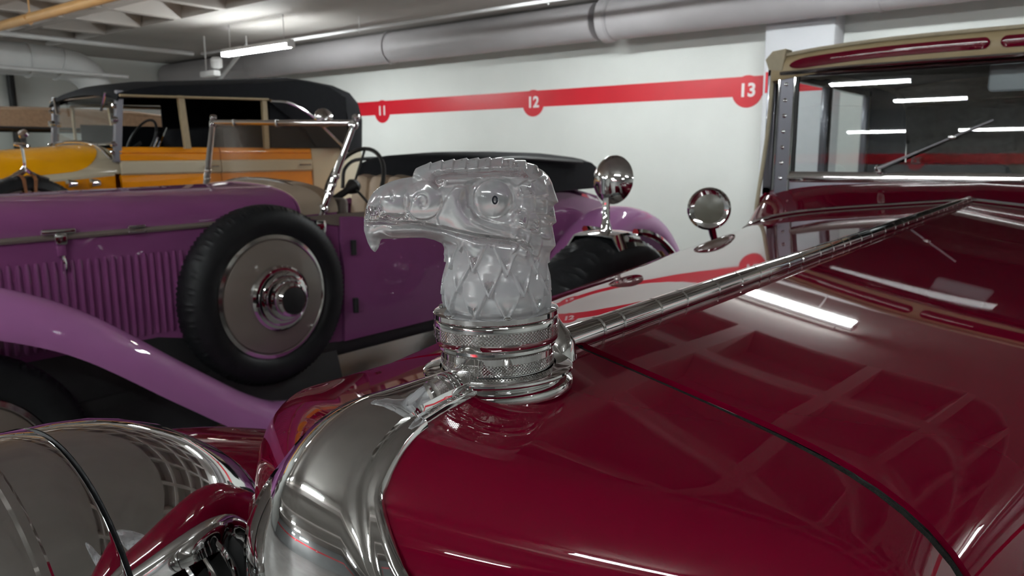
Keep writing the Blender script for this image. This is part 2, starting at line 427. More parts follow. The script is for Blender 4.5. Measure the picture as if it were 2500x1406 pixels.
# fluorescent fixtures
def fixture(xc, yc, zc, label, L=1.5, grp='fluorescent ceiling lights'):
    top = 3.19
    t = thing('fluorescent_light', label, 'light', (xc, yc, zc), grp)
    V, F = prism([(-0.055, 0.0), (-0.040, 0.05), (0.040, 0.05), (0.055, 0.0)], lambda a, b: (xc - L / 2, yc + a, zc + b + 0.03), (L, 0, 0)); mesh('housing', V, F, 'fixture_white', t, smooth=0)
    for s in (-1, 1):
        V, F = lathe([(0.0, 0), (0.017, 0.003), (0.019, 0.01), (0.019, L - 0.05), (0.017, L - 0.043), (0, L - 0.04)], (xc - L / 2 + 0.02, yc + s * 0.045, zc), (1, 0, 0), 14)
        mesh('tube', V, F, 'tube_light', t)
        V, F = box((xc + s * (L / 2 - 0.02), yc, zc + 0.005), (0.02, 0.13, 0.06), 0.004); mesh('end_cap', V, F, 'fixture_white', t)
        V, F = tube([(xc + s * L * 0.4, yc, zc + 0.07), (xc + s * L * 0.4, yc, top)], 0.006, 6); mesh('hanger_rod', V, F, 'pipe_paint', t)
    return t
fixture(-9.65, 6.6, 2.78, 'fluorescent light over the black topped yellow car', 1.6)
fixture(-4.9, 6.6, 3.06, 'fluorescent light hung above the purple car tail')
fixture(-1.75, 6.7, 3.06, 'fluorescent light behind the burgundy car roof')
fixture(5.4, 6.6, 3.02, 'fluorescent light at the right end of the back row')
AISLE = {(-3.1, -7.6): 'fluorescent light mirrored uppermost in the burgundy windscreen', (-2.7, -10.1): 'fluorescent light mirrored second highest in the burgundy windscreen',
         (-4.1, -12.6): 'fluorescent light mirrored lower left in the burgundy windscreen', (-2.0, -12.6): 'fluorescent light mirrored lower right in the burgundy windscreen',
         (-8.3, 1.3): 'unseen fluorescent light added to brighten the yellow car'}  # last entry: unseen fixture added to lift the yellow car
for xx, yy, zz, LL in [(-3.1, -7.6, 2.95, 1.2), (-2.7, -10.1, 2.95, 1.2), (-4.1, -12.6, 2.62, 1.2), (-2.0, -12.6, 2.62, 1.2),
                       (2.4, -1.7, 2.95, 1.5), (-0.9, -2.1, 2.95, 1.5), (-4.4, -1.9, 2.95, 1.5), (-8.4, -1.9, 2.95, 1.5), (-8.3, 1.3, 2.95, 1.5), (6.2, 0.2, 2.95, 1.5), (3.0, -6.5, 2.95, 1.5), (-9.0, -7.0, 2.95, 1.5)]:
    fixture(xx, yy, zz, AISLE.get((xx, yy), 'added fluorescent fill light over the aisle in front of the cars, out of the picture'), LL)  # fixtures not mirrored in the windscreen are unseen, added as fill
fixture(-13.9, 1.0, 2.85, 'unseen fluorescent light added to brighten the end wall beyond the brown topped car', 1.5)  # unseen fixture added to lift the left end wall
# small floodlight
fl = thing('floodlight', 'small white twin floodlight under the ceiling beside the tube light', 'light', (-11.3, 6.9, 2.62))
V, F = box((-11.35, 6.9, 2.60), (0.42, 0.12, 0.09), 0.02); mesh('base', V, F, 'fixture_white', fl)
V, F = lathe([(0.04, 0), (0.085, 0.03), (0.09, 0.14), (0.07, 0.17)], (-11.15, 6.9, 2.66), (0.3, -0.2, 1), 18); mesh('lamp_head', V, F, 'fixture_white', fl)
V, F = tube([(-11.45, 6.9, 2.64), (-11.45, 6.9, 3.175)], 0.012, 8); mesh('stem', V, F, 'pipe_paint', fl)

# ================================================================== CAR PARTS SHARED BY THE CARS
def arch(hw, zc, zb, peak=0.062, b=0.30, p=6.0, n=26, m=8):
    """half section of a hood: from the crown (0,zc) over the shoulder down to (hw,zb)"""
    a = np.linspace(0, 1, 400)
    s = 1 - (1 - a) ** 2.2
    z = zc - peak * s - b * (1 - np.maximum(1 - s ** p, 0) ** (1 / p))
    P = np.c_[s * hw, z]
    d = np.r_[0, np.cumsum(np.hypot(*np.diff(P, axis=0).T))]
    t = np.linspace(0, d[-1], n)
    Q = np.c_[np.interp(t, d, P[:, 0]), np.interp(t, d, P[:, 1])]
    if zb < Q[-1, 1] - 1e-4:
        S = np.c_[np.full(m, hw), np.linspace(Q[-1, 1], zb, m + 1)[1:]]
        Q = np.vstack([Q, S])
    return Q

def wheel(par, name, xo, yc, zc, r, w, sgn, tire='rubber', disc='taupe_paint', rim=0.69, hub=True, label=None, tread=True):
    """wheel whose outer face looks along sgn*X; xo is the outer side wall"""
    ax = (sgn, 0, 0); c = (xo, yc, zc)
    n = 216 if tread else 72
    prof = [(rim * r, -w + 0.02), (rim * r + 0.012, -w + 0.004), (0.83 * r, -w), (0.94 * r, -w + 0.012), (0.985 * r, -w + 0.032), (r, -w * 0.62), (r * 1.004, -w * 0.5),
            (r, -w * 0.38), (0.985 * r, -0.032), (0.94 * r, -0.012), (0.83 * r, 0.0), (rim * r + 0.012, -0.004), (rim * r, -0.02)]
    V, F = lathe_open(prof, c, ax, n)
    V = V.reshape(len(prof), n, 3)
    if tread:
        cc = np.array([0, yc, zc])
        for k in (3, 4, 8, 9):
            for i in range(n):
                if i % 2 == (0 if k in (3, 4) else 1):
                    q = V[k, i] - cc; q[0] = 0
                    V[k, i] -= q * (0.020 if k in (4, 8) else 0.016)
        for k in (5, 6, 7):
            for i in range(n):
                if (i + k) % 3 == 0:
                    q = V[k, i] - cc; q[0] = 0; V[k, i] -= q * 0.018
    t = mesh(name, V.reshape(-1, 3), F, tire, par, smooth=50)
    if label: t['label'] = label
    h0 = -0.018
    V, F = lathe([(rim * r * 1.0, -w + 0.03), (rim * r * 1.02, h0 - 0.01), (rim * r * 0.99, h0), (rim * r * 0.93, h0 + 0.004), (rim * r * 0.90, h0 - 0.004)], c, ax, 64)
    mesh('trim_ring', V, F, 'chrome_soft', t)
    dp = [(rim * r * 0.915, h0 - 0.01), (rim * r * 0.90, h0 + 0.002), (rim * r * 0.75, h0 + 0.016), (rim * r * 0.45, h0 + 0.028), (0.10 * r / 0.395, h0 + 0.034), (0.0, h0 + 0.034)]
    V, F = lathe(dp, c, ax, 64); d = mesh('wheel_disc', V, F, disc, t)
    if hub:
        k = 1.22 * r / 0.395; h = h0 + 0.034
        hp = [(0.118 * k, h - 0.004), (0.116 * k, h + 0.012), (0.108 * k, h + 0.02), (0.098 * k, h + 0.022), (0.094 * k, h + 0.036), (0.084 * k, h + 0.042), (0.078 * k, h + 0.043), (0.074 * k, h + 0.062), (0.066 * k, h + 0.066), (0.061 * k, h + 0.067), (0.058 * k, h + 0.09), (0.050 * k, h + 0.098), (0.046 * k, h + 0.098)]
        V, F = lathe(hp, c, ax, 48); mesh('hub_cap', V, F, 'chrome', t, smooth=28)
        V, F = lathe([(0.046 * k, h + 0.0985), (0.040 * k, h + 0.101), (0.0, h + 0.103)], c, ax, 32); mesh('hub_badge', V, F, 'dark_trim', t)
    return t

def fender(par, name, path, xc, hwid, mat, sgn=1, drop=0.10, lip=0.05, n=60, q=17, thick=0.006):
    """domed fender swept along a Y-Z path; sgn is the outer side"""
    P = spline([(0, *p[:2]) for p in path], n)
    W = np.interp(np.linspace(0, 1, n), np.linspace(0, 1, len(path)), [p[2] if len(p) > 2 else hwid for p in path])
    T = np.gradient(P, axis=0); T /= np.linalg.norm(T, axis=1)[:, None]
    N = np.c_[np.zeros(n), -T[:, 2], T[:, 1]]
    N *= np.sign(N[n // 2, 2]) if N[n // 2, 2] != 0 else 1
    R = []
    for i in range(n):
        row = []
        for s in np.linspace(-1, 1, q):
            d = -drop * (1 - (1 - abs(s) ** 2.6) ** (1 / 2.0)) if abs(s) < 1 else -drop
            row.append(P[i] + N[i] * d + np.array([xc + sgn * W[i] * s, 0, 0]))
        row.append(row[-1] - N[i] * lip + np.array([sgn * 0.006, 0, 0]))
        row.append(row[-1] - N[i] * 0.012 - np.array([sgn * 0.006, 0, 0]))
        R.append(row)
    V, F = grid(np.array(R)); return mesh(name, V, F, mat, par, solid=thick, smooth=60)

def sectioned(par, name, ys, secs, mat, xc, side=None, solid=0.004, smooth=40):
    """surface through half sections (lists of dx,z) at stations ys; side -1/1 or None for both"""
    R = []
    for y, S in zip(ys, secs):
        S = np.asarray(S)
        if side is None: pts = [(xc - a, y, z) for a, z in S[::-1]] + [(xc + a, y, z) for a, z in S[1:]]
        else: pts = [(xc + side * a, y, z) for a, z in S]
        R.append(pts)
    V, F = grid(np.array(R)); return mesh(name, V, F, mat, par, solid=solid, smooth=smooth)

# ================================================================== BURGUNDY CAR
BX = -0.30
bc = thing('convertible_car', 'burgundy vintage convertible with chrome hood hinge, filling the foreground', 'car', (BX, 2.5, 0))
YS, RS = 0.452, 0.065                                     # rear edge of the radiator shell, front edge radius
def yfront(dx): return 0.205 + 0.105 * (np.abs(dx) / 0.2) ** 1.35
def shell_pt(A, N, y=None, th=None, inset=None):
    yf = yfront(A[0])
    if y is not None: return (A[0], y, A[1])
    i = RS * (1 - math.cos(th)) if inset is None else inset
    yy = yf + RS * (1 - math.sin(th)) if inset is None else yf - 0.0 + (i - RS) * 0.05
    return (A[0] + N[0] * i, yy, A[1] + N[1] * i)
SA = arch(0.285, 1.195, 0.52, n=34, m=16)
def inward(A):
    T = np.gradient(A, axis=0); T /= np.linalg.norm(T, axis=1)[:, None]
    N = np.c_[-T[:, 1], T[:, 0]]
    N[0] = (0, -1)
    for i in range(len(N)):
        if N[i][1] > 0 or (abs(N[i][1]) < 1e-6 and N[i][0] > 0): N[i] = -N[i]
    return N
SN = inward(SA)
def shell_side(sd):
    R = []
    for A, N in zip(SA, SN):
        yf = yfront(A[0]); row = []
        for y in np.linspace(YS - 0.009 * (A[0] / 0.285) ** 2, yf + RS, 8)[:-1]: row.append(shell_pt(A, N, y=y))
        for th in np.linspace(0, PI / 2, 14): row.append(shell_pt(A, N, th=th))
        R.append([(BX + sd * p[0], p[1], p[2]) for p in row])
    return grid(np.array(R))
for sd in (-1, 1):
    V, F = shell_side(sd)
    o = mesh('radiator_shell', V, F, 'burgundy_paint', bc, smooth=60, solid=0.004)
# chrome surround of the grille opening, running up in a tongue to the cap
g = G()
R = []
for A, N in zip(SA, SN):
    R.append([(BX + A[0] + N[0] * i, yfront(A[0]) + dy, A[1] + N[1] * i) for i, dy in ((RS - 0.006, 0.002), (RS - 0.002, -0.006), (RS + 0.015, -0.010), (RS + 0.034, -0.004), (RS + 0.036, 0.05))])
R = np.array(R); V, F = grid(R); g.add(V, F)
R2 = R.copy(); R2[:, :, 0] = 2 * BX - R2[:, :, 0]; V, F = grid(R2); g.add(V, F)
g.make('grille_surround', 'chrome', bc, smooth=50)
ps = [(y, 0.0) for y in np.linspace(0.352, 0.205 + RS, 12)[:-1]] + [(None, t) for t in np.linspace(0, PI / 2, 22)] + [(None, PI / 2 + 0.01 * k) for k in (1, 2, 3, 4)]
def tongue_w(y, th):
    if y is not None: return float(np.interp(y, [0.265, 0.30, 0.33, 0.352], [0.0275, 0.0205, 0.017, 0.016]))
    return float(np.interp(th, [0, PI / 4, 1.22, PI / 2, 1.7], [0.0275, 0.037, 0.057, 0.078, 0.10]))
qs = [-1, -0.985, -0.97, -0.93, -0.86, -0.80, -0.775, -0.75, -0.6, -0.4, -0.2, 0]; qs = qs + [-q for q in qs[:-1][::-1]]
def bumpq(q):
    q = abs(q)
    return float(np.interp(q, [0, 0.4, 0.75, 0.775, 0.80, 0.86, 0.93, 0.97, 0.985, 1.0], [0.0092, 0.0088, 0.0068, 0.0050, 0.0036, 0.0032, 0.0036, 0.0034, 0.0026, -0.0015]))
Rr = []
for y, th in ps:
    w = tongue_w(y, th); row = []
    for q in qs:
        dx = q * w; a = abs(dx)
        zt = float(np.interp(a, SA[:, 0], SA[:, 1])); yf = yfront(dx); b = bumpq(q)
        if y is not None: p = (BX + dx, max(y, yf + RS), zt + b)
        elif th <= PI / 2:
            p = (BX + dx, yf + RS * (1 - math.sin(th)) - b * math.sin(th), zt - RS * (1 - math.cos(th)) + b * math.cos(th))
        else: p = (BX + dx, yf - b, zt - RS - (th - PI / 2) * 0.6)
        row.append(p)
    Rr.append(row)
V, F = grid(np.array(Rr)); mesh('radiator_prow_trim', V, F, 'chrome', bc, smooth=40)
# grille with vertical bars behind the surround
V, F = box((BX, 0.36, 0.80), (0.38, 0.03, 0.50)); gr = mesh('grille_core', V, F, 'dark_trim', bc, smooth=0)
for k in range(-9, 10):
    dx = k * 0.0195; zt = float(np.interp(abs(dx), SA[:, 0], SA[:, 1])) - RS - 0.03
    V, F = tube([(BX + dx, yfront(dx) + 0.03, 0.53), (BX + dx, yfront(dx) + 0.03, zt)], 0.0045, 6); mesh('grille_bar', V, F, 'chrome', gr)
# dark lacing in the joint between shell and hood
R = []
for A in SA[:44]:
    R.append([(A[0], YS + 0.0003 - 0.009 * (A[0] / 0.285) ** 2, A[1] - 0.0060), (A[0], YS + 0.0055 - 0.0045 * (A[0] / 0.285) ** 2, A[1] - 0.0012), (A[0], YS + 0.0112, A[1] - 0.0060)])
for A, row in zip(SA, R):
    if A[1] < 0.98:
        for i, (a, yy, z) in enumerate(row): row[i] = (A[0] - (0.0060 if i != 1 else 0.0012), yy, A[1])
R = np.array(R); L = R.copy(); L[:, :, 0] = BX - R[:, :, 0]; R[:, :, 0] += BX
g = G(); g.add(*grid(R)); g.add(*grid(L)); g.make('hood_lacing', 'lacing', bc)
# hood panels
YH0, YH1 = YS + 0.0115, 2.36
ys = np.r_[np.linspace(YH0, 0.80, 12)[:-1], np.linspace(0.80, YH1, 20)]
def hood_sec(y, zb=0.62, sd=1):
    f = (y - YH0) / (YH1 - YH0)
    hw = 0.285 + (0.655 - 0.285) * f ** 0.92
    if sd < 0:
        k = min(1.0, (y - YH0) / 0.36); k = k * k * (3 - 2 * k); hw *= 1 - 0.07 * k * (1 - max(0, f - 0.7) / 0.3)
        return arch(hw, 1.195 + 0.008 * f, zb, n=34, m=12, peak=0.062 + (0.028 - 0.062) * k + 0.04 * max(0, f - 0.7) / 0.3, p=6 - 1.7 * k + 1.7 * max(0, f - 0.7) / 0.3)
    return arch(hw, 1.195 + 0.008 * f, zb, n=34, m=12, peak=0.062 + 0.006 * f)
for sd in (-1, 1):
    secs = [hood_sec(y, sd=sd) for y in ys]
    sectioned(bc, 'hood_top_panel', ys, [s[:31] for s in secs], 'burgundy_paint', BX, sd)
    sp = sectioned(bc, 'hood_side_panel', ys, [s[31:] if len(s) > 31 else s for s in secs], 'burgundy_paint', BX, sd)
    for k in range(24):
        y = 0.80 + k * 0.058; S = hood_sec(y, sd=sd); xx = BX + sd * S[-1][0]
        V, F = lathe([(0.0, 0), (0.010, 0.01), (0.011, 0.03), (0.011, 0.27), (0.009, 0.295), (0, 0.30)], (xx, y, 0.66), (0, 0, 1), 8)
        mesh('louver', V, F, 'burgundy_paint', sp)
# chrome centre hinge in separate knuckles
zc_h = lambda y: 1.195 + 0.008 * (y - YH0) / (YH1 - YH0) + 0.004
g = G(); g.add(*tube([(BX, YS - 0.02, zc_h(YS)), (BX, YH1 - 0.01, zc_h(YH1))], 0.0045, 8))
hinge = g.make('hood_hinge', 'chrome', bc); hinge['label'] = 'chrome continuous hinge along the hood centreline'
y = YS - 0.018; k = 0
while y < YH1 - 0.03:
    L = [0.052, 0.030, 0.062, 0.050, 0.070, 0.058][k % 6] * (1.0 if y < 1.2 else 1.25)
    L = min(L, YH1 - 0.012 - y)
    r = 0.0098
    V, F = lathe([(0.004, 0.0), (r - 0.0012, 0.0003), (r, 0.0018), (r, L - 0.0022), (r - 0.0012, L - 0.0006), (0.004, L - 0.0003)], (BX, y, zc_h(y)), (0, 1, (0.008) / (YH1 - YH0)), 28)
    mesh('hinge_knuckle', V, F, 'chrome', hinge, smooth=18)
    y += L; k += 1
# pointed bracket at the front of the hinge
fin = [(-0.014, 0.020, 0.018), (0.000, 0.0185, 0.016), (0.007, 0.014, 0.012), (0.012, 0.009, 0.009), (0.017, 0.005, 0.006), (0.021, 0.0015, 0.003)]
V, F = loft([[(BX + wx * math.cos(t), 0.427 + wy * math.sin(t), 1.203 + z) for t in np.linspace(0, 2 * PI, 21)[:-1]] for z, wx, wy in fin]); mesh('hinge_bracket', V, F, 'chrome', bc, smooth=50)
# cowl and its two bright strips
yc_ = np.linspace(YH1 + 0.006, 2.60, 8)
csec = [arch(0.658 + 0.01 * i / 7, 1.203 + 0.055 * (i / 7) ** 1.3, 0.5, n=34, m=12, peak=0.066 - 0.055 * (i / 7), b=0.30 - 0.02 * i / 7) for i in range(8)]
cw = sectioned(bc, 'cowl', yc_, csec, 'burgundy_paint', BX)
for yy, rr in ((2.363, 0.0055), (2.392, 0.0045)):
    S = arch(0.660, 1.206, 0.9, n=34, m=6, peak=0.067)
    V, F = tube([(BX - a, yy, z) for a, z in S[::-1]] + [(BX + a, yy, z) for a, z in S[1:]], rr, 8); mesh('cowl_strip', V, F, 'chrome', cw)
# windscreen
RK = math.radians(1.6); WY = 2.575
def ws(x, z, off=0.0): return (BX + x, WY + (z - 1.25) * math.tan(RK) - off, z)
V, F = loft([[ws(x, z, b) for z, b in ((1.20, 0.014), (1.238, 0.014), (1.238, -0.02), (1.20, -0.02))] for x in (-0.59, 0.59)]); wfr = mesh('windscreen_frame', V, F, 'screen_post', bc, smooth=30)
for sd in (-1, 1):
    V, F = loft([[ws(sd * a, z, b) for a, b in ((0.548, 0.018), (0.592, 0.014), (0.600, -0.006), (0.592, -0.03), (0.548, -0.02))] for z in (1.20, 1.60)]); mesh('windscreen_post', V, F, 'screen_post', wfr, smooth=30)
    for a_ in (0.546, 0.596):
        V, F = tube([ws(sd * a_, 1.21, 0.016), ws(sd * a_, 1.59, 0.016)], 0.0035, 8); mesh('post_bead', V, F, 'chrome', wfr)
for z0, z1, m_, nm in ((1.235, 1.272, 'chrome', 'bottom_rail'), (1.572, 1.588, 'chrome_soft', 'top_rail')):
    V, F = loft([[ws(x, z, b) for z, b in ((z0, 0.012), ((z0 + z1) / 2, 0.022), (z1, 0.012), (z1, -0.012), (z0, -0.012))] for x in (-0.55, 0.55)]); mesh(nm, V, F, m_, wfr, smooth=60)
V, F = loft([[ws(x, z, b) for z, b in ((1.266, 0.002), (1.575, 0.002), (1.575, -0.002), (1.266, -0.002))] for x in (-0.549, 0.549)]); mesh('windscreen_glass', V, F, 'pane_screen', wfr, smooth=0)
for sd in (-1, 1):   # rubber seal at the posts
    V, F = box(ws(sd * 0.541, 1.42, 0.006), (0.014, 0.012, 0.33)); mesh('glass_seal', V, F, 'dark_trim', wfr, smooth=0)
    for k in range(7):
        V, F = lathe([(0.006, 0), (0.006, 0.002), (0.003, 0.004), (0, 0.0045)], ws(sd * 0.573, 1.25 + k * 0.05, 0.016), (0, -1, 0), 10); mesh('screw', V, F, 'chrome', wfr)
# wipers
for s, (xa, za, xb, zb) in enumerate([(-0.275, 1.283, 0.012, 1.420), (0.30, 1.283, 0.585 - 0.06, 1.40)]):
    A, B = np.array(ws(xa, za, 0.030)), np.array(ws(xb, zb, 0.014))
    V, F = tube([A, A + (B - A) * 0.36], [0.0055, 0.0035], 8); wi = mesh('wiper', V, F, 'wiper_metal', bc)
    V, F = tube([A + (B - A) * 0.25, B], 0.003, 6); mesh('wiper_blade', V, F, 'wiper_metal', wi)
    V, F = lathe([(0.011, 0), (0.012, 0.008), (0.008, 0.02), (0, 0.022)], ws(xa, za, 0.012), (0, -1, 0), 14); mesh('wiper_pivot', V, F, 'chrome', wi)
    V, F = box(A + (B - A) * 0.66, (0.020, 0.008, 0.010), 0.002); mesh('blade_clip', V, F, 'chrome_soft', wi)
# header above the screen: painted rail with an inset panel on each side, cloth roof
hdr = [(-0.018, 1.588), (0.024, 1.592), (0.034, 1.612), (0.030, 1.640), (0.016, 1.660), (-0.02, 1.668), (-0.06, 1.665), (-0.06, 1.588)]
def hx(x): return -0.030 * (abs(x) / 0.62) ** 3
V, F = loft([[(BX + x, WY + 0.013 - b, z + hx(x)) for b, z in hdr] for x in np.linspace(-0.62, 0.62, 19)]); hd = mesh('roof_header', V, F, 'tan_trim', bc, smooth=50)
for sd in (-1, 1):
    pts = []
    for x in np.r_[0.0125 + 0.016 * (1 - np.cos(np.linspace(0, PI / 2, 8))), np.linspace(0.035, 0.49, 16), 0.50 + 0.06 * np.sin(np.linspace(0, PI / 2, 9))]:
        e = min(1, math.sqrt(max(0.0, 1 - max(0, (0.0285 - x) / 0.016) ** 2)), math.sqrt(max(0.0, 1 - max(0, (x - 0.50) / 0.06) ** 2)) + 0.02)
        pts.append([(BX + sd * x, WY + 0.013 - 0.0415 + abs(t) * 0.003, 1.629 + hx(x) + t * 0.0155 * e) for t in (-1, -0.5, 0, 0.5, 1)])
    V, F = grid(np.array(pts)); mesh('header_panel', V, F, 'burgundy_paint', hd, solid=0.004)
V, F = tube([(BX + x, WY - 0.004, 1.667 + hx(x)) for x in np.linspace(-0.60, 0.60, 21)], 0.006, 8); mesh('header_piping', V, F, 'tan_cloth', hd)
V, F = tube([(BX + x, WY - 0.018, 1.592 + hx(x) * 0.3) for x in np.linspace(-0.59, 0.59, 15)], 0.007, 8); mesh('header_strip', V, F, 'chrome_soft', hd)
ry = np.linspace(WY + 0.012, 4.65, 14)
R = []
for i, yy in enumerate(ry):
    f = i / 13; zc = 1.668 + 0.045 * math.sin(min(1, f * 1.6) * PI / 2) - 0.10 * max(0, f - 0.8) * 5 * (f - 0.8) * 5
    hw = 0.63 + 0.02 * math.sin(f * PI)
    R.append([(BX + hw * s, yy, zc - (0.030 + 0.02 * min(1, i / 3)) * abs(s) ** 3 - (0.035 if abs(s) == 1 else 0)) for s in (-1, -0.985, -0.95, -0.8, -0.55, -0.28, 0, 0.28, 0.55, 0.8, 0.95, 0.985, 1)])
V, F = grid(np.array(R)); roof = mesh('cloth_roof', V, F, 'tan_cloth', bc, solid=0.02, smooth=40)
V, F = grid(np.array(R) + np.array([0, 0.03, -0.022])); mesh('roof_lining', V, F, 'dark_trim', roof, smooth=40)
# folded corner of the cloth at the header ends
for sd in (-1, 1):
    V, F = loft([[(BX + sd * a, WY - 0.022 + yy, z) for a, z in ((0.585, 1.592), (0.628, 1.598), (0.640, 1.630), (0.618, 1.655), (0.575, 1.660))] for yy in (0.0, 0.06)]); mesh('cloth_corner', V, F, 'tan_cloth', roof, smooth=40)
    V, F = tube(spline([(BX + sd * 0.628, WY + 0.02, 1.60), (BX + sd * 0.636, WY + 0.02, 1.40), (BX + sd * 0.655, WY + 0.01, 1.18), (BX + sd * 0.66, WY + 0.005, 1.09)], 12), 0.007, 8); mesh('windlace', V, F, 'tan_cloth', bc)
# roof quarter panels (cloth) and the rear of the roof
for sd in (-1, 1):
    V, F = box((BX + sd * 0.635, 4.28, 1.40), (0.03, 0.80, 0.46), 0.01); mesh('quarter_cloth', V, F, 'black_cloth', roof, smooth=30)
R = []
for t in np.linspace(0, 1, 8):
    R.append([(BX + 0.62 * s, 4.62 + 0.16 * t ** 0.7 - 0.04 * abs(s) ** 3, 1.60 - 0.42 * t - (0.03 * abs(s) ** 3)) for s in np.linspace(-1, 1, 13)])
V, F = grid(np.array(R)); mesh('rear_cloth', V, F, 'tan_cloth', roof, solid=0.02)
# body side: doors with windows, quarter panels, tail
def bodysec(hw, z0, z1, tuck=0.03): return [(hw - 0.03, z1), (hw, z1 - 0.03), (hw + 0.012, (z0 + z1) / 2 + 0.1), (hw + 0.005, z0 + 0.15), (hw - tuck, z0)]
for sd in (-1, 1):
    by = np.linspace(2.608, 3.88, 10); bs = [bodysec(0.668 + 0.03 * math.sin((y - 2.6) / 2 * 1.2), 0.42, 1.20) for y in by]
    d = sectioned(bc, 'door', by, bs, 'burgundy_paint', BX, sd, solid=0.04)
    V, F = tube([(BX + sd * 0.715, 3.68, 1.05), (BX + sd * 0.735, 3.70, 1.05), (BX + sd * 0.735, 3.80, 1.05)], 0.009, 8); mesh('door_handle', V, F, 'chrome', d)
    wf = G()
    for yy, w in ((2.635, 0.03), (3.25, 0.05), (3.87, 0.05)): wf.add(*box((BX + sd * 0.64, yy, 1.40), (0.03, w, 0.42), 0.004))
    wf.add(*box((BX + sd * 0.64, 3.25, 1.60), (0.03, 1.26, 0.035), 0.004)); wf.add(*box((BX + sd * 0.64, 3.25, 1.205), (0.03, 1.26, 0.03), 0.004))
    w_ = wf.make('window_frame', 'screen_post', d, smooth=30)
    V, F = box((BX + sd * 0.64, 3.25, 1.40), (0.004, 1.22, 0.37)); mesh('side_window', V, F, 'pane_glass', d, smooth=0)
    by = np.linspace(3.885, 5.15, 12); bs = [bodysec(0.69 - 0.28 * max(0, (y - 4.3) / 0.85) ** 2, 0.42, 1.20 - 0.25 * max(0, (y - 4.5) / 0.65) ** 2) for y in by]
    sectioned(bc, 'quarter_panel', by, bs, 'burgundy_paint', BX, sd, solid=0.04)
R = []
for y in np.linspace(4.55, 5.2, 10):
    f = (y - 4.55) / 0.65; z = 1.20 - 0.30 * f ** 1.6; hw = 0.66 - 0.24 * f ** 2
    R.append([(BX + hw * s, y, z - 0.05 * abs(s) ** 3) for s in np.linspace(-1, 1, 11)])
for t in np.linspace(0.1, 1, 6): R.append([(BX + 0.42 * s, 5.2 + 0.10 * math.sin(t * PI), 0.90 - 0.5 * t - 0.05 * abs(s) ** 3) for s in np.linspace(-1, 1, 11)])
V, F = grid(np.array(R)); mesh('trunk_lid', V, F, 'burgundy_paint', bc, solid=0.01)
# chassis floor, dashboard, seats, steering wheel
V, F = box((BX, 2.75, 0.42), (1.30, 4.4, 0.10), 0.02); mesh('floor_pan', V, F, 'dark_trim', bc)
V, F = box((BX, 2.72, 1.12), (1.22, 0.10, 0.22), 0.03); mesh('dashboard', V, F, 'grey_leather', bc)
for sd in (-1, 1):
    V, F = box((BX + sd * 0.31, 3.45, 0.66), (0.54, 0.52, 0.22), 0.06); mesh('seat_cushion', V, F, 'grey_leather', bc)
    V, F = box((BX + sd * 0.31, 3.78, 0.98), (0.54, 0.16, 0.62), 0.06, rotx(-0.15)); mesh('seat_back', V, F, 'grey_leather', bc)
a = np.linspace(0, 2 * PI, 33)
V, F = tube([(BX + 0.30 + 0.20 * math.cos(t), 3.02 + 0.20 * math.sin(t) * 0.5, 1.10 + 0.20 * math.sin(t) * 0.86) for t in a], 0.011, 8); sw = mesh('steering_wheel', V, F, 'dark_trim', bc)
V, F = tube([(BX + 0.30, 3.02, 1.10), (BX + 0.30, 2.74, 0.93)], 0.015, 8); mesh('steering_column', V, F, 'dark_trim', sw)
V, F = box((BX + 0.065, 2.655, 1.545), (0.17, 0.015, 0.085), 0.012); im = mesh('interior_mirror', V, F, 'grey_plastic', bc)
V, F = tube([(BX + 0.065, 2.66, 1.58), (BX + 0.065, 2.62, 1.60)], 0.006, 6); mesh('mirror_stem', V, F, 'chrome_soft', im)
# headlamps
def headlamp(xc, yl, zc, k=1.0, par=bc):
    c = (xc, yl, zc)
    prof = [(0.137, 0.104), (0.1368, 0.118), (0.1335, 0.145), (0.127, 0.167), (0.116, 0.193), (0.103, 0.212), (0.088, 0.232), (0.074, 0.246), (0.055, 0.259), (0.037, 0.267), (0.015, 0.2725), (0, 0.2735)]
    V, F = lathe([(0.125, 0.104)] + prof, c, (0, 1, 0), 72); b = mesh('headlamp', V, F, 'chrome', par, smooth=50)
    b['label'] = 'chrome bullet headlamp'
    V, F = lathe([(0.120, 0.046), (0.128, 0.026), (0.1355, 0.030), (0.1375, 0.038), (0.138, 0.050), (0.1385, 0.080), (0.1382, 0.098), (0.1365, 0.1005), (0.125, 0.1005)], c, (0, 1, 0), 72); mesh('headlamp_rim', V, F, 'chrome', b, smooth=40)
    V, F = lathe_open([(0.137, 0.0995), (0.1335, 0.1022), (0.137, 0.1048)], c, (0, 1, 0), 72); mesh('rim_seal', V, F, 'rubber', b)
    V, F = lathe([(0.1382, 0.052), (0.1402, 0.054), (0.1402, 0.059), (0.1384, 0.061)], c, (0, 1, 0), 72); mesh('rim_bead', V, F, 'chrome', b)
    V, F = lathe([(0.124, 0.042), (0.10, 0.032), (0.05, 0.024), (0, 0.022)], c, (0, 1, 0), 56); mesh('lens', V, F, 'ribbed_lens', b)
    g = G(); g.add(*tube([(xc, yl + 0.15, zc - 0.12), (xc, yl + 0.17, zc - 0.22), (xc, yl + 0.17, 0.60)], [0.03, 0.022, 0.025], 12)); g.make('headlamp_post', 'chrome', b)
    return b
headlamp(BX - 0.305, 0.110, 0.993); headlamp(BX + 0.305, 0.110, 0.993)
V, F = tube(spline([(BX - 0.30, 0.27, 0.76), (BX - 0.1, 0.22, 0.735), (BX + 0.1, 0.22, 0.735), (BX + 0.30, 0.27, 0.76)], 20), 0.016, 10); mesh('headlamp_bar', V, F, 'chrome', bc)
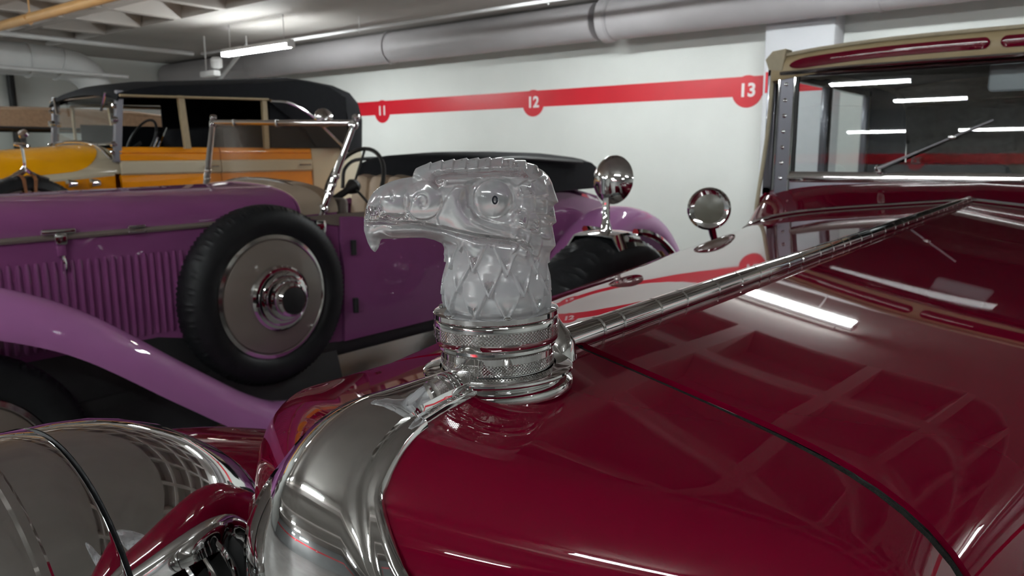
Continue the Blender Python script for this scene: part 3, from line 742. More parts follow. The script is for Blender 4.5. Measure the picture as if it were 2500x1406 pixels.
# faceted brackets holding the lamps to the shell sides
for sd in (-1, 1):
    V, F = prism([(0.0, 0.90), (0.026, 0.90), (0.030, 1.01), (0.018, 1.045), (0.006, 1.030)], lambda a, b: (BX + sd * 0.212, 0.300 + a, b), (sd * 0.022, 0.01, 0.0)); br = mesh('lamp_bracket', V, F, 'chrome', bc, smooth=0)
    V, F = tube([(BX + sd * 0.222, 0.318, 1.0), (BX + sd * 0.30, 0.355, 1.0)], 0.010, 10); mesh('bracket_arm', V, F, 'chrome', br)
    V, F = lathe([(0.013, 0), (0.013, 0.012), (0, 0.014)], (BX + sd * 0.232, 0.312, 1.01), (sd, -0.3, 0), 6); mesh('bracket_nut', V, F, 'chrome', br, smooth=0)
# fenders, running boards, wheels
for sd in (-1, 1):
    fender(bc, 'front_fender', [(-0.22, 0.42, 0.16), (-0.12, 0.66, 0.18), (0.12, 0.86, 0.19), (0.45, 0.945, 0.195), (0.80, 0.85, 0.195), (1.15, 0.62, 0.19), (1.45, 0.43, 0.18), (1.75, 0.36, 0.17)], BX + sd * 0.70, 0.19, 'burgundy_paint', sd, drop=0.13)
    V, F = box((BX + sd * 0.70, 2.65, 0.34), (0.34, 1.95, 0.05), 0.015); mesh('running_board', V, F, 'burgundy_dark', bc)
    fender(bc, 'rear_fender', [(3.55, 0.36, 0.17), (3.70, 0.62, 0.18), (4.02, 0.86, 0.19), (4.35, 0.90, 0.19), (4.75, 0.74, 0.18), (5.02, 0.45, 0.16)], BX + sd * 0.70, 0.19, 'burgundy_paint', sd, drop=0.12)
    wheel(bc, 'front_wheel', BX + sd * 0.78, 0.42, 0.385, 0.385, 0.16, sd, disc='burgundy_paint', tread=False)
    wheel(bc, 'rear_wheel', BX + sd * 0.78, 4.32, 0.385, 0.385, 0.16, sd, disc='burgundy_paint', tread=False)
    V, F = box((BX + sd * 0.44, 0.95, 0.60), (0.20, 1.0, 0.02), 0.005); mesh('splash_apron', V, F, 'burgundy_dark', bc)
    # spare wheel in the fender with strap and mirror
    xo = BX + sd * 0.865
    s_ = wheel(bc, 'spare_wheel', xo, 1.80, 0.715, 0.40, 0.17, sd, disc='burgundy_paint', label='black covered spare wheel in the fender')
    xm = xo - sd * 0.085
    aa = np.linspace(-0.30, 0.30, 9)
    V, F = grid(np.array([[(xm + w, 1.80 + 0.408 * math.sin(t), 0.715 + 0.408 * math.cos(t) + h) for w, h in ((-0.085, -0.035), (-0.06, 0.0), (-0.02, 0.004), (0.02, 0.004), (0.06, 0.0), (0.085, -0.035))] for t in aa * 0.55])); st = mesh('spare_strap', V, F, 'chrome', bc, solid=0.004)
    g = G()
    for w in (-0.08, 0.08): g.add(*tube([(xm + w, 1.80 + 0.41 * math.sin(t), 0.715 + 0.41 * math.cos(t)) for t in np.linspace(0.05, 0.9, 12)], 0.010, 6))
    g.make('spare_clamp', 'chrome', st)
    V, F = grid(np.array([[(xm + w, 1.80 + 0.412 * math.sin(t), 0.715 + 0.412 * math.cos(t) + h) for w, h in ((-0.085, -0.04), (-0.05, 0.0), (0.05, 0.0), (0.085, -0.04))] for t in (0.62, 0.72)])); mesh('leather_strap', V, F, 'leather_strap', st, solid=0.004)
    V, F = tube([(xm, 1.80, 1.12), (xm, 1.80, 1.15), (xm, 1.80, 1.215)], [0.02, 0.011, 0.009], 10); mi = mesh('side_mirror', V, F, 'chrome', bc)
    mi['label'] = 'round chrome mirror on a short post'
    dv = np.array([sd * 0.10, -0.95, 0.1]); dv /= np.linalg.norm(dv)
    cm = np.array([xm + sd * 0.0, 1.83, 1.262])
    V, F = lathe([(0, 0.030), (0.02, 0.028), (0.045, 0.018), (0.062, 0.004), (0.0665, -0.004), (0.064, -0.008), (0, -0.008)], cm, dv, 40); mesh('mirror_shell', V, F, 'chrome', mi, smooth=50)
    V, F = lathe([(0.060, -0.0085), (0.060, -0.010), (0, -0.010)], cm, dv, 36); mesh('mirror_face', V, F, 'mirror_glass', mi)
    V, F = lathe([(0.016, -0.02), (0.016, 0.02)], cm + dv * 0.030 + (0, 0, -0.02), (0, 0, 1), 12); mesh('mirror_clamp', V, F, 'chrome', mi)
    # cowl lamp
    cl = np.array([BX + sd * 0.63, 2.13, 1.172]); dl = np.array([sd * 0.05, -1.0, 0.02]) if sd > 0 else np.array([0.40, -0.90, 0.05]); dl /= np.linalg.norm(dl)
    V, F = lathe([(0.0, -0.055), (0.03, -0.05), (0.052, -0.03), (0.061, 0.0), (0.062, 0.012), (0.056, 0.018), (0.052, 0.016)], cl, dl, 40); lm = mesh('cowl_lamp', V, F, 'chrome', bc, smooth=40)
    lm['label'] = 'small round chrome lamp with a dull lens'
    V, F = lathe([(0.0535, 0.012), (0.04, 0.017), (0, 0.019)], cl, dl, 36); mesh('lamp_lens', V, F, 'dull_lens', lm)
    V, F = tube([cl + (0, 0.02, -0.05), (BX + sd * 0.63, 2.19, 1.06), (BX + sd * 0.60, 2.20, 1.02)], [0.012, 0.010, 0.014], 10); mesh('lamp_stem', V, F, 'chrome', lm)
for yy, zz in ((-0.42, 0.50), (-0.42, 0.42)):
    V, F = tube(spline([(BX - 0.80, yy + 0.14, zz), (BX - 0.4, yy, zz), (BX + 0.4, yy, zz), (BX + 0.80, yy + 0.14, zz)], 24), 0.02, 10); mesh('bumper_bar', V, F, 'chrome', bc)
for sd in (-1, 1):
    V, F = box((BX + sd * 0.36, 0.0, 0.46), (0.05, 0.86, 0.07), 0.01); mesh('frame_horn', V, F, 'burgundy_dark', bc)

# ================================================================== HOOD ORNAMENT: EAGLE HEAD ON A KNURLED CAP
OX, OY = -0.30, 0.368
orn = thing('hood_ornament', 'frosted crystal eagle head on a knurled chrome radiator cap', 'ornament', (OX, OY, 1.186))
EU = np.array([0.7889, 0.6146, 0]); EU /= np.linalg.norm(EU); EW = np.array([EU[1], -EU[0], 0])
def cap_tilt(V, a=math.radians(1.7)):                 # the cap sits a touch out of level on its neck
    D = V - np.array([OX, OY, 1.2352]); x = D @ EU; z = D[:, 2]; w = D @ EW
    return np.array([OX, OY, 1.2352]) + np.outer(x * math.cos(a) - z * math.sin(a), EU) + np.outer(w, EW) + np.outer(x * math.sin(a) + z * math.cos(a), [0, 0, 1])
def olathe(name, prof, mat, par=orn, n=72, uv=False, smooth=35):
    P = [(r / 1000, z / 1000) for r, z in prof]
    V, F = lathe_open(P, (OX, OY, 1.220), (0, 0, 1), n)
    V = cap_tilt(V)
    u = None
    if uv:
        zz = [z for _, z in P]
        u = [((i % n) / n, (zz[i // n] - zz[0]) / 0.007) for i in range(len(V))]
        # close the seam of the angle with a duplicate column
        Vn = V.reshape(len(P), n, 3); Vn = np.concatenate([Vn, Vn[:, :1]], axis=1)
        V, F = grid(Vn); u = [(j / n, (zz[i] - zz[0]) / 0.007) for i in range(len(P)) for j in range(n + 1)]
        o = mesh(name, V, F, mat, par, smooth=smooth, uv=u)
        return o
    return mesh(name, V, F, mat, par, smooth=smooth)
# relative heights in mm above 1.220; disc top at +15.4
olathe('clamp_disc', [(0, 15.2), (30, 15.2), (33.5, 15.2), (38.2, 15.4), (39.4, 14.8), (39.4, 12.0), (38.6, 11.0), (37.5, 10.8)], 'chrome')
olathe('cap_upper_ring', [(37.5, 10.8), (38.8, 10.4), (39.2, 9.4), (39.2, 6.6)], 'chrome')
olathe('upper_knurl', [(39.2, 6.6), (39.6, 6.2), (39.6, 0.2), (39.2, -0.2)], 'knurled_chrome', n=144, uv=True)
olathe('cap_middle_ring', [(39.2, -0.2), (39.0, -3.0), (37.8, -5.2), (36.6, -5.8), (36.9, -7.4), (36.0, -9.0), (35.4, -9.4), (35.4, -13.0)], 'chrome')
olathe('lower_knurl', [(35.4, -13.0), (35.9, -13.4), (35.9, -19.6), (35.4, -20.0)], 'knurled_chrome', n=144, uv=True)
olathe('cap_foot', [(35.4, -20.0), (35.6, -21.2), (38.4, -22.2), (39.5, -23.2), (37.0, -24.0)], 'chrome')
fl_ = [(37.0, -20.4), (40.5, -20.9), (45.8, -21.3), (47.4, -22.0), (47.6, -23.2), (46.6, -24.6), (43.0, -25.6), (42.5, -27.0), (44.8, -28.0), (47.0, -29.5), (47.8, -32.0), (47.0, -35.0)]
olathe('cap_flange', fl_, 'chrome')
for k in range(6):
    a = k * PI / 3 + 0.35
    V, F = lathe([(0.0026, 0), (0.0026, 0.0006), (0.002, 0.0012), (0.0, 0.0013)], (OX + 0.0362 * math.cos(a), OY + 0.0362 * math.sin(a), 1.2352), (0, 0, 1), 14); mesh('clamp_screw', cap_tilt(V), F, 'chrome', orn)

def build_eagle():
    h = 0.55
    U = np.arange(-84.5, 43.5, h, dtype=np.float32); Vv = np.arange(12.0, 112.0, h, dtype=np.float32); Wv = np.arange(-39.0, 39.01, h, dtype=np.float32)
    u2, v2 = np.meshgrid(U, Vv, indexing='ij')
    beak = [(-70.3, 59.0), (-71.2, 57.5), (-72.6, 53.2), (-74.8, 50.5), (-77.2, 52.6), (-79.2, 56.9), (-81.1, 64.3), (-80.9, 71.6), (-79.7, 77.6), (-77.6, 83.1), (-74.4, 87.9), (-70.1, 91.4), (-64.0, 94.1), (-57.3, 96.0), (-50.0, 97.0)]
    crest = [(-49.7, 99.1), (-48.1, 102.1), (-43.8, 104.1), (-39.0, 105.6), (-32.4, 106.7), (-25.8, 107.3), (-17.4, 107.9), (-9.6, 108.1), (0.6, 108.4), (10.2, 107.7), (18.6, 106.4), (24.6, 103.8), (29.4, 100.5), (33.0, 96.9), (35.2, 92.8), (36.4, 88.6), (39.1, 81.3), (36.0, 79.4), (37.9, 69.0), (35.3, 67.0), (37.6, 54.6), (34.4, 50.9)]
    low = [(30, 38), (-20, 38), (-31.4, 49.5), (-30.6, 52.6), (-33.4, 56.2), (-38.0, 58.3), (-43.7, 59.6), (-52.3, 59.6), (-60.8, 59.2)]
    poly = np.array(beak + crest + low, np.float32)
    def pdist(poly, closed=True):
        best = np.full(u2.shape, 1e9, np.float32); ins = np.zeros(u2.shape, bool)
        n = len(poly)
        for i in range(n if closed else n - 1):
            a, b = poly[i], poly[(i + 1) % n]; e = b - a
            t = np.clip(((u2 - a[0]) * e[0] + (v2 - a[1]) * e[1]) / (e @ e), 0, 1)
            best = np.minimum(best, (u2 - a[0] - t * e[0]) ** 2 + (v2 - a[1] - t * e[1]) ** 2)
            if closed and a[1] != b[1]:
                c = ((a[1] > v2) != (b[1] > v2)) & (u2 < (b[0] - a[0]) * (v2 - a[1]) / (b[1] - a[1]) + a[0])
                ins ^= c
        return np.sqrt(best), ins
    d, ins = pdist(poly); d = np.where(ins, d, -d)
    sm = lambda x: np.clip(x, 0, 1) ** 2 * (3 - 2 * np.clip(x, 0, 1))
    line = lambda pts: pdist(np.array(pts, np.float32), False)[0]
    # crown feathers break the top outline into small steps
    saw = ((u2 + 60) / 7.2) % 1.0
    d = d + np.where(v2 > 99, 1.1 * (saw - 0.55), 0) * sm((v2 - 99) / 4) * sm((u2 + 46) / 6)
    Wm = np.interp(U, [-84, -76, -66, -52, -36, -20, 0, 20, 44], [6.0, 8.5, 11.0, 14.5, 18.0, 22.5, 26.5, 27.5, 25.5]).astype(np.float32)[:, None]
    D = np.interp(U, [-84, -72, -60, -44, -24, 0, 44], [6.5, 9.5, 14.0, 18.5, 22.0, 23.0, 21.0]).astype(np.float32)[:, None]
    rel = np.zeros(u2.shape, np.float32); pol = np.zeros(u2.shape, np.float32)
    # eye in its socket
    ex, ey = -0.4, 84.4
    rho = np.hypot(u2 - ex, (v2 - ey))
    sock = np.hypot((u2 - ex + 1.5) / 1.25, v2 - ey)
    rel -= 3.6 * sm((15.5 - sock) / 4.0)
    rel += 0.9 * np.exp(-((rho - 12.4) / 1.0) ** 2)
    rel += np.where(rho < 11.0, 4.6 * np.sqrt(np.maximum(1 - (rho / 11.0) ** 2, 0)), 0)
    rp = np.hypot((u2 - 0.6) / 0.85, v2 - 84.2)
    rel -= 2.2 * sm((2.0 - rp) / 0.5)
    # brow ridge and the slit under the crown
    br = line([(-31, 95.0), (-22, 95.6), (-8, 96.4), (10, 97.2), (24, 95.8), (30, 92)])
    rel += 2.6 * np.exp(-(br / 2.4) ** 2)
    sl = line([(-34, 97.6), (-27, 99.3), (-12, 99.6), (2, 100.6), (14, 100.4)])
    rel -= 4.2 * np.exp(-(sl / 1.5) ** 2); pol = np.maximum(pol, np.exp(-(sl / 2.4) ** 2))
    fr = line([(-34, 97.6), (-36, 95.2), (-33.5, 92.8), (-30, 94.5)])
    rel -= 2.0 * np.exp(-(fr / 1.2) ** 2); pol = np.maximum(pol, np.exp(-(fr / 2.2) ** 2))
    # crown feathers
    def scale_at(tu, tv, ang, L, Wd, ht, arr, pl):
        ca, sa = math.cos(ang), math.sin(ang)
        t = -((u2 - tu) * ca + (v2 - tv) * sa) / L; a = (-(u2 - tu) * sa + (v2 - tv) * ca) / (Wd / 2)
        wf = np.clip(t * 2.1, 0, 1) ** 0.72 * np.clip((1.25 - t) * 3, 0, 1)
        m = (t > 0) & (t < 1.2) & (np.abs(a) < wf)
        e = (wf - np.abs(a)) * Wd / 2
        hh = ht * (1 - 0.72 * t) * sm(e / 1.3) - 0.35 * ht * sm((e - 1.6) / 3.0) * (1 - t)
        new = np.where(m, hh, 0)
        np.maximum(arr, new, out=arr)
        pl[:] = np.where(m, np.maximum(pl * (e < 1.0), 0.75 * sm((e - 1.2) / 1.2) * sm((0.55 - t) / 0.25) * (1 if (int(abs(tu * 7 + tv * 3)) % 3 == 0) else 0)), pl)
    fe = np.zeros(u2.shape, np.float32); fp = np.zeros(u2.shape, np.float32)
    for row, (v0, n0, du) in enumerate([(106.4, 9, 7.4), (104.0, 8, 7.6), (101.8, 7, 7.8)]):
        for k in range(n0):
            scale_at(-38 + k * du + row * 3.5, v0 - 0.02 * (k * du) , -0.16, 9.5, 6.2, 1.5, fe, fp)
    # feathers behind and below the eye
    for ring, (ra, n0, L, Wd, ht) in enumerate([(42, 8, 17, 13, 2.6), (33.5, 7, 16, 13, 2.9), (25.0, 6, 14, 12.5, 2.9), (18.2, 4, 8, 10, 1.8)]):
        for k in range(n0):
            a = math.radians(52 - k * (138 / n0) - (ring % 2) * 9)
            tu, tv = ex + ra * math.cos(a), ey + ra * 1.05 * math.sin(a)
            if tv < 44 or tu < 8 and tv < 74: continue
            scale_at(tu, tv, a - 0.62 if a > -0.4 else a - 0.32, L, Wd, ht, fe, fp)
    keep = sm((u2 - 9.0) / 4) * sm((rho - 12.6) / 1.5) + sm((v2 - 99.5) / 2) * (u2 <= 9)
    keep = np.clip(keep, 0, 1)
    rel += fe * keep; pol = np.maximum(pol, fp * keep)
    # cheek plate: raised, ending in a sharp edge toward the beak
    ck = np.array([(-23, 92.5), (-28, 86), (-34.5, 74), (-33, 68.4), (-12, 64.2), (16, 60.6), (14, 68), (-8, 72), (-15, 80), (-16, 92)], np.float32)
    dc, ic = pdist(ck); dc = np.where(ic, dc, -dc)
    rel += 1.7 * sm((dc + 0.3) / 1.6)
    # folds under the eye running back to the mouth corner
    for pts, hh, w in (([(-15, 80), (-12, 73), (-4, 68.6), (8, 65.8), (17, 62.5)], 1.4, 1.3), ([(-10, 73.5), (0, 70), (10, 67.8)], -1.6, 1.1)):
        l_ = line(pts); rel += hh * np.exp(-(l_ / w) ** 2)
    # nostril lobes of the cere
    for cu, cv, r0, hh in ((-42.2, 83.4, 11.4, 2.1), (-59.6, 83.0, 9.4, 1.5)):
        q = np.hypot(u2 - cu, (v2 - cv) / 1.02)
        rel += np.where(q < r0, hh * np.sqrt(np.maximum(1 - (q / r0) ** 2, 0)), 0); rel -= 0.6 * np.exp(-((q - r0 - 0.4) / 0.8) ** 2) * sm((cv + 4 - v2) / 5)
        pol = np.maximum(pol, 0.4 * np.exp(-((q - r0) / 0.7) ** 2) * sm((cv + 2 - v2) / 4))
    q = np.hypot(u2 + 43.2, v2 - 83.6); an = np.arctan2(v2 - 83.6, u2 + 43.2)
    rel -= 0.9 * np.exp(-((q - 4.2) / 0.7) ** 2) * (an > -1.6) ; rel -= 1.1 * np.exp(-(np.hypot(u2 + 42.8, v2 - 81.6) / 1.5) ** 2)
    l_ = line([(-62.5, 90), (-60.6, 87.0), (-60.8, 84)]); rel -= 1.1 * np.exp(-(l_ / 1.0) ** 2)
    # beak edge: clear recess, mouth line, lower jaw
    q = np.hypot((u2 + 61) / 9.5, (v2 - 73.2) / 2.4); rel -= 2.6 * sm((1.05 - q) / 0.3); pol = np.maximum(pol, sm((1.25 - q) / 0.2))
    mo = line([(-81, 69.9), (-70, 70.2), (-58, 69.6), (-46, 69.4), (-33, 66.6), (-12, 62.3), (6, 60.2), (17, 58.6), (20.8, 55), (21.2, 48)])
    rel -= (3.0 + 1.6 * sm((u2 - 12) / 6)) * np.exp(-(mo / 1.15) ** 2); pol = np.maximum(pol, np.exp(-(mo / 2.0) ** 2))
    pol = np.maximum(pol, sm((-66 - u2) / 2) * sm((v2 - 70) / 1) * sm((81 - v2) / 3))
    for k in range(3):
        l_ = line([(-79.5 + 3.6 * k, 80), (-77 + 3.4 * k, 75), (-78 + 3.8 * k, 71)]); rel -= 0.9 * np.exp(-(l_ / 0.7) ** 2)
    jw = line([(-62, 64.5), (-46, 64.6), (-30, 62.5), (-12, 58.6), (4, 55.6), (18, 51.5)])
    rel += 2.4 * np.exp(-(jw / 3.2) ** 2)
    j2 = line([(-40, 60.6), (-22, 58.0), (-6, 54.2), (10, 50.6), (19, 46.5)])
    rel += 1.4 * np.exp(-(j2 / 1.7) ** 2)
    # hooked tip is thinner
    tipf = sm((62 - v2) / 8) * (u2 < -66)
    Wl = Wm * (1 - 0.35 * tipf)
    # chin narrows under the beak
    Wl = Wl * (1 - 0.30 * sm((66 - v2) / 10) * sm((-24 - u2) / 12))
    rel *= sm((d + 1.0) / 6.0)
    q2 = 1 - np.minimum(d / D, 1)
    W3 = np.abs(Wv)[None, None, :]
    Fh = np.sqrt(((W3 - rel[:, :, None]).clip(0) / Wl[:, :, None]) ** 2 + (q2 ** 2)[:, :, None]) - 1
    Fh *= np.minimum(Wl, D)[:, :, None] * 0.8
    # neck with three rows of pointed feathers
    uc = 0.6
    r3 = np.hypot(u2[:, :, None] - uc, Wv[None, None, :] * 1.06)
    ph = np.arctan2(u2[:, :, None] - uc, Wv[None, None, :] * 1.06).astype(np.float32)
    Rn = np.interp(Vv, [10, 15, 17, 20, 24, 36, 46, 56, 66], [26.0, 28.8, 30.6, 31.6, 31.9, 31.2, 29.4, 28.8, 26.0]).astype(np.float32)
    na, nv_ = 720, len(Vv)
    pa, pv = np.meshgrid((np.arange(na) / na * 2 - 1) * PI, Vv, indexing='ij')
    nf = np.zeros(pa.shape, np.float32); npz = np.zeros(pa.shape, np.float32)
    for row, (vt, off) in enumerate([(54.0, -6), (40.0, 12), (25.2, -7), (11.8, 12)]):
        L = 27.0
        for k in range(10):
            c = math.radians(off + 36 * k)
            jit = (2.4, -1.2, 0.9, -1.8, 0.6)[(k * 2 + row) % 5]
            a = ((pa - c + PI) % (2 * PI) - PI) / math.radians(18.5); t = (pv - vt - jit) / L
            wf = 0.80 * np.clip(t * 1.55, 0, 1) ** 0.92 * np.clip((1.3 - t) * 3, 0, 1)
            m = (t > 0) & (t < 1.25) & (np.abs(a) < wf)
            e = (wf - np.abs(a)) * 10.0
            hh = 4.0 * (1 - 0.78 * t) * sm(e / 0.9) - 1.7 * sm((e - 1.5) / 1.8) * sm((0.62 - t) / 0.35)
            nf = np.where(m & (hh > nf), hh, nf)
            npz = np.where(m, np.maximum(npz * (e < 1), (0.95 if (k + row) % 2 == 0 else 0.45) * sm((e - 1.6) / 0.8) * sm((0.46 - t) / 0.14)), npz)
    ia = ((ph / PI + 1) * 0.5 * na).astype(np.int32) % na
    jv = np.arange(nv_)[None, :, None]
    Fn = r3 - Rn[None, :, None] - nf[ia, jv]
    Fn = np.maximum(Fn, (v2 - 58)[:, :, None] * 0.9)
    k = 2.2
    hmix = np.clip(0.5 + 0.5 * (Fh - Fn) / k, 0, 1)
    Fm = Fh * (1 - hmix) + Fn * hmix - k * hmix * (1 - hmix)
    Fm = np.maximum(Fm, (14.3 - v2)[:, :, None])
    del Fh, hmix
    # surface nets
    S = Fm < 0
    nx, ny, nz = S.shape
    c8 = [(i, j, l) for i in (0, 1) for j in (0, 1) for l in (0, 1)]
    cnt = sum(S[i:nx - 1 + i, j:ny - 1 + j, l:nz - 1 + l].astype(np.int8) for i, j, l in c8)
    cells = np.argwhere((cnt > 0) & (cnt < 8))
    idx = -np.ones((nx - 1, ny - 1, nz - 1), np.int32); idx[tuple(cells.T)] = np.arange(len(cells))
    val = {c: Fm[cells[:, 0] + c[0], cells[:, 1] + c[1], cells[:, 2] + c[2]] for c in c8}
    pos = np.zeros((len(cells), 3)); num = np.zeros(len(cells))
    for a in c8:
        for ax in range(3):
            if a[ax] == 0:
                b = tuple(1 if q == ax else a[q] for q in range(3))
                va, vb = val[a], val[b]; cr = (va < 0) != (vb < 0)
                t = np.where(cr, va / np.where(cr, va - vb, 1), 0)
                p = np.array(a, float)[None, :].repeat(len(cells), 0); p[:, ax] += t
                pos += p * cr[:, None]; num += cr
    pos = cells + pos / num[:, None]
    faces = []
    for ax in range(3):
        s1 = [slice(0, n) for n in (nx, ny, nz)]; s2 = list(s1)
        s1[ax] = slice(0, S.shape[ax] - 1); s2[ax] = slice(1, S.shape[ax])
        ch = np.argwhere(S[tuple(s1)] != S[tuple(s2)])
        o1, o2 = [q for q in range(3) if q != ax]
        ok = (ch[:, o1] > 0) & (ch[:, o2] > 0) & (ch[:, o1] < S.shape[o1] - 1) & (ch[:, o2] < S.shape[o2] - 1)
        ch = ch[ok]; q = []
        for da, db in ((1, 1), (0, 1), (0, 0), (1, 0)):
            c = ch.copy(); c[:, o1] -= da; c[:, o2] -= db; q.append(idx[c[:, 0], c[:, 1], c[:, 2]])
        q = np.stack(q, 1)
        flip = S[ch[:, 0], ch[:, 1], ch[:, 2]]
        if ax == 1: flip = ~flip
        q[~flip] = q[~flip][:, ::-1]
        faces.append(q)
    faces = np.vstack(faces)
    # light relaxation removes the voxel stepping
    e = np.vstack([faces[:, [0, 1]], faces[:, [1, 2]], faces[:, [2, 3]], faces[:, [3, 0]]])
    for it, lam in enumerate((0.5, -0.52, 0.5, -0.52, 0.4)):
        acc = np.zeros_like(pos); nn = np.zeros(len(pos))
        for a, b in ((0, 1), (1, 0)):
            for kx in range(3): acc[:, kx] += np.bincount(e[:, a], pos[e[:, b], kx], len(pos))
            nn += np.bincount(e[:, a], minlength=len(pos))
        pos += lam * (acc / np.maximum(nn, 1)[:, None] - pos)
    uu = U[0] + pos[:, 0] * h; vv = Vv[0] + pos[:, 1] * h; ww = Wv[0] + pos[:, 2] * h
    # polish attribute from the side relief and the neck pattern
    iu = np.clip(np.rint(pos[:, 0]).astype(int), 0, nx - 1); iv = np.clip(np.rint(pos[:, 1]).astype(int), 0, ny - 1)
    p1 = pol[iu, iv] * (np.abs(ww) > 2)
    pp = np.arctan2(uu - uc, ww * 1.06); p2 = npz[((pp / PI + 1) * 0.5 * na).astype(int) % na, iv]
    rr_ = np.hypot(uu - uc, ww * 1.06)
    onneck = (np.abs(rr_ - np.interp(vv, Vv, Rn)) < 4.5) & (vv < 57)
    polish = np.where(onneck, p2, p1)
    pts = np.stack([uu, vv, ww], 1) / 1000
    return pts, faces, polish

ep, ef, epol = build_eagle()
eu = np.array([0.7889, 0.6146, 0]); eu /= np.linalg.norm(eu); ew = np.array([eu[1], -eu[0], 0])
EP = np.array([OX, OY, 1.220]) + ep[:, 0:1] * eu + ep[:, 1:2] * np.array([0, 0, 1.0]) + ep[:, 2:3] * ew
me = bpy.data.meshes.new('eagle_head')
me.from_pydata((EP - np.array(orn.location)).tolist(), [], ef.tolist())
bm = bmesh.new(); bm.from_mesh(me); bmesh.ops.recalc_face_normals(bm, faces=bm.faces); bm.to_mesh(me); bm.free()
me.polygons.foreach_set('use_smooth', [True] * len(me.polygons))
at = me.attributes.new('polish', 'FLOAT', 'POINT'); at.data.foreach_set('value', epol.astype(np.float32))
neck_w = np.clip((0.058 - ep[:, 1]) / 0.012, 0, 1)
at = me.attributes.new('neck_scatter', 'FLOAT', 'POINT'); at.data.foreach_set('value', neck_w.astype(np.float32))
me.materials.append(MATS['frosted_crystal'])
eo = bpy.data.objects.new('eagle_head', me); COL.objects.link(eo); eo.parent = orn
eo['label'] = 'frosted crystal eagle head with pointed neck feathers'

# ================================================================== PURPLE ROADSTER
PX = -3.37
pc = thing('roadster_car', 'purple vintage roadster with a side spare wheel and open windscreen', 'car', (PX, 2.6, 0))
PY0, PY1 = 0.36, 2.14
def p_top(y):
    f = (y - PY0) / (PY1 - PY0)
    return arch(0.30 + 0.185 * f ** 0.95, 1.180 + 0.025 * f, 1.0, peak=0.012, b=0.13, p=2.7, n=26)[:26]
pys = np.linspace(PY0, PY1, 16)
for sd in (-1, 1):
    tp = sectioned(pc, 'hood_top_panel', pys, [p_top(y) for y in pys], 'purple_paint', PX, sd)
    sec = [[(p_top(y)[-1][0], p_top(y)[-1][1] - 0.012), (p_top(y)[-1][0] + 0.002, 0.95), (p_top(y)[-1][0], 0.60)] for y in pys]
    hs = sectioned(pc, 'hood_side_panel', pys, sec, 'purple_paint', PX, sd)
    for k in range(42):
        y = 0.52 + k * 0.0285
        x = PX + sd * (p_top(y)[-1][0] + 0.002)
        V, F = lathe([(0.0, 0), (0.006, 0.004), (0.0085, 0.014), (0.0085, 0.30), (0.006, 0.322), (0, 0.326)], (x, y, 0.635), (0, 0, 1), 8); mesh('louver', V, F, 'purple_paint', hs)
    V, F = tube([(PX + sd * (p_top(y)[-1][0] + 0.004), y, p_top(y)[-1][1] - 0.004) for y in pys], 0.0115, 8); mesh('belt_moulding', V, F, 'taupe_paint', hs)
    # T-shaped hood latch with its pull, and a small double clip behind it
    y = 1.165; x = PX + sd * (p_top(y)[-1][0] + 0.018); z = p_top(y)[-1][1]
    g = G(); g.add(*box((x, y, z + 0.018), (0.020, 0.115, 0.020), 0.006)); g.add(*box((x, y + 0.005, z - 0.008), (0.020, 0.042, 0.045), 0.006))
    la = g.make('hood_latch', 'chrome', pc)
    V, F = box((x - sd * 0.004, y + 0.005, z - 0.052), (0.016, 0.030, 0.042), 0.004); mesh('latch_block', V, F, 'purple_paint', la)
    V, F = tube([(x, y + 0.008, z - 0.07), (x + sd * 0.004, y + 0.010, z - 0.095), (x, y + 0.010, z - 0.125)], [0.006, 0.0075, 0.006], 8); mesh('latch_pull', V, F, 'chrome', la)
    y = 1.435; x = PX + sd * (p_top(y)[-1][0] + 0.014); z = p_top(y)[-1][1]
    for dz in (0.014, -0.006):
        V, F = box((x, y, z + dz), (0.018, 0.066, 0.011), 0.004); mesh('hood_clip', V, F, 'chrome', la)
# radiator
V, F = loft([[(PX + sd_ * a, yy, z) for sd_, a, z in [(-1, a, z) for a, z in arch(0.315, 1.195, 0.5, peak=0.012, b=0.14, p=3, n=16, m=4)[::-1]] + [(1, a, z) for a, z in arch(0.315, 1.195, 0.5, peak=0.012, b=0.14, p=3, n=16, m=4)]] for yy in (0.20, 0.355)]); ra = mesh('radiator_shell', V, F, 'chrome', pc)
V, F = box((PX, 0.195, 0.80), (0.52, 0.02, 0.56), 0.01); mesh('grille_core', V, F, 'dark_trim', ra)
for k in range(-8, 9):
    V, F = tube([(PX + k * 0.03, 0.183, 0.54), (PX + k * 0.03, 0.183, 1.06)], 0.004, 6); mesh('grille_bar', V, F, 'chrome', ra)
# cowl with taupe sweep
cy = np.linspace(PY1 + 0.004, 2.34, 8)
def p_cowl(y, dz=0.0):
    f = (y - PY1) / 0.2
    return [(a, z + dz) for a, z in arch(0.488 + 0.02 * f, 1.207 + 0.006 * f, 1.0, peak=0.012, b=0.135, p=2.7, n=26)[:26]]
cwl = sectioned(pc, 'cowl', cy, [list(p_cowl(y)) + [(p_cowl(y)[-1][0] + 0.004, 0.92), (p_cowl(y)[-1][0], 0.45)] for y in cy], 'purple_paint', PX)
cy2 = np.linspace(2.150, 2.345, 7)
sectioned(pc, 'cowl_band', cy2, [[(a + 0.002, z + 0.004) for a, z in p_cowl(y)] for y in cy2], 'cowl_tan', PX)
V, F = grid(np.array([[(PX + 0.513 + 0.004, y, z) for z in (1.062 - 0.0 + 0.0, 1.062 - h)] for y, h in ((2.16, 0.012), (2.22, 0.02), (2.28, 0.045), (2.36, 0.06), (2.5, 0.055), (2.9, 0.05))]))
mesh('belt_sweep', V, F, 'taupe_paint', pc, solid=0.006)
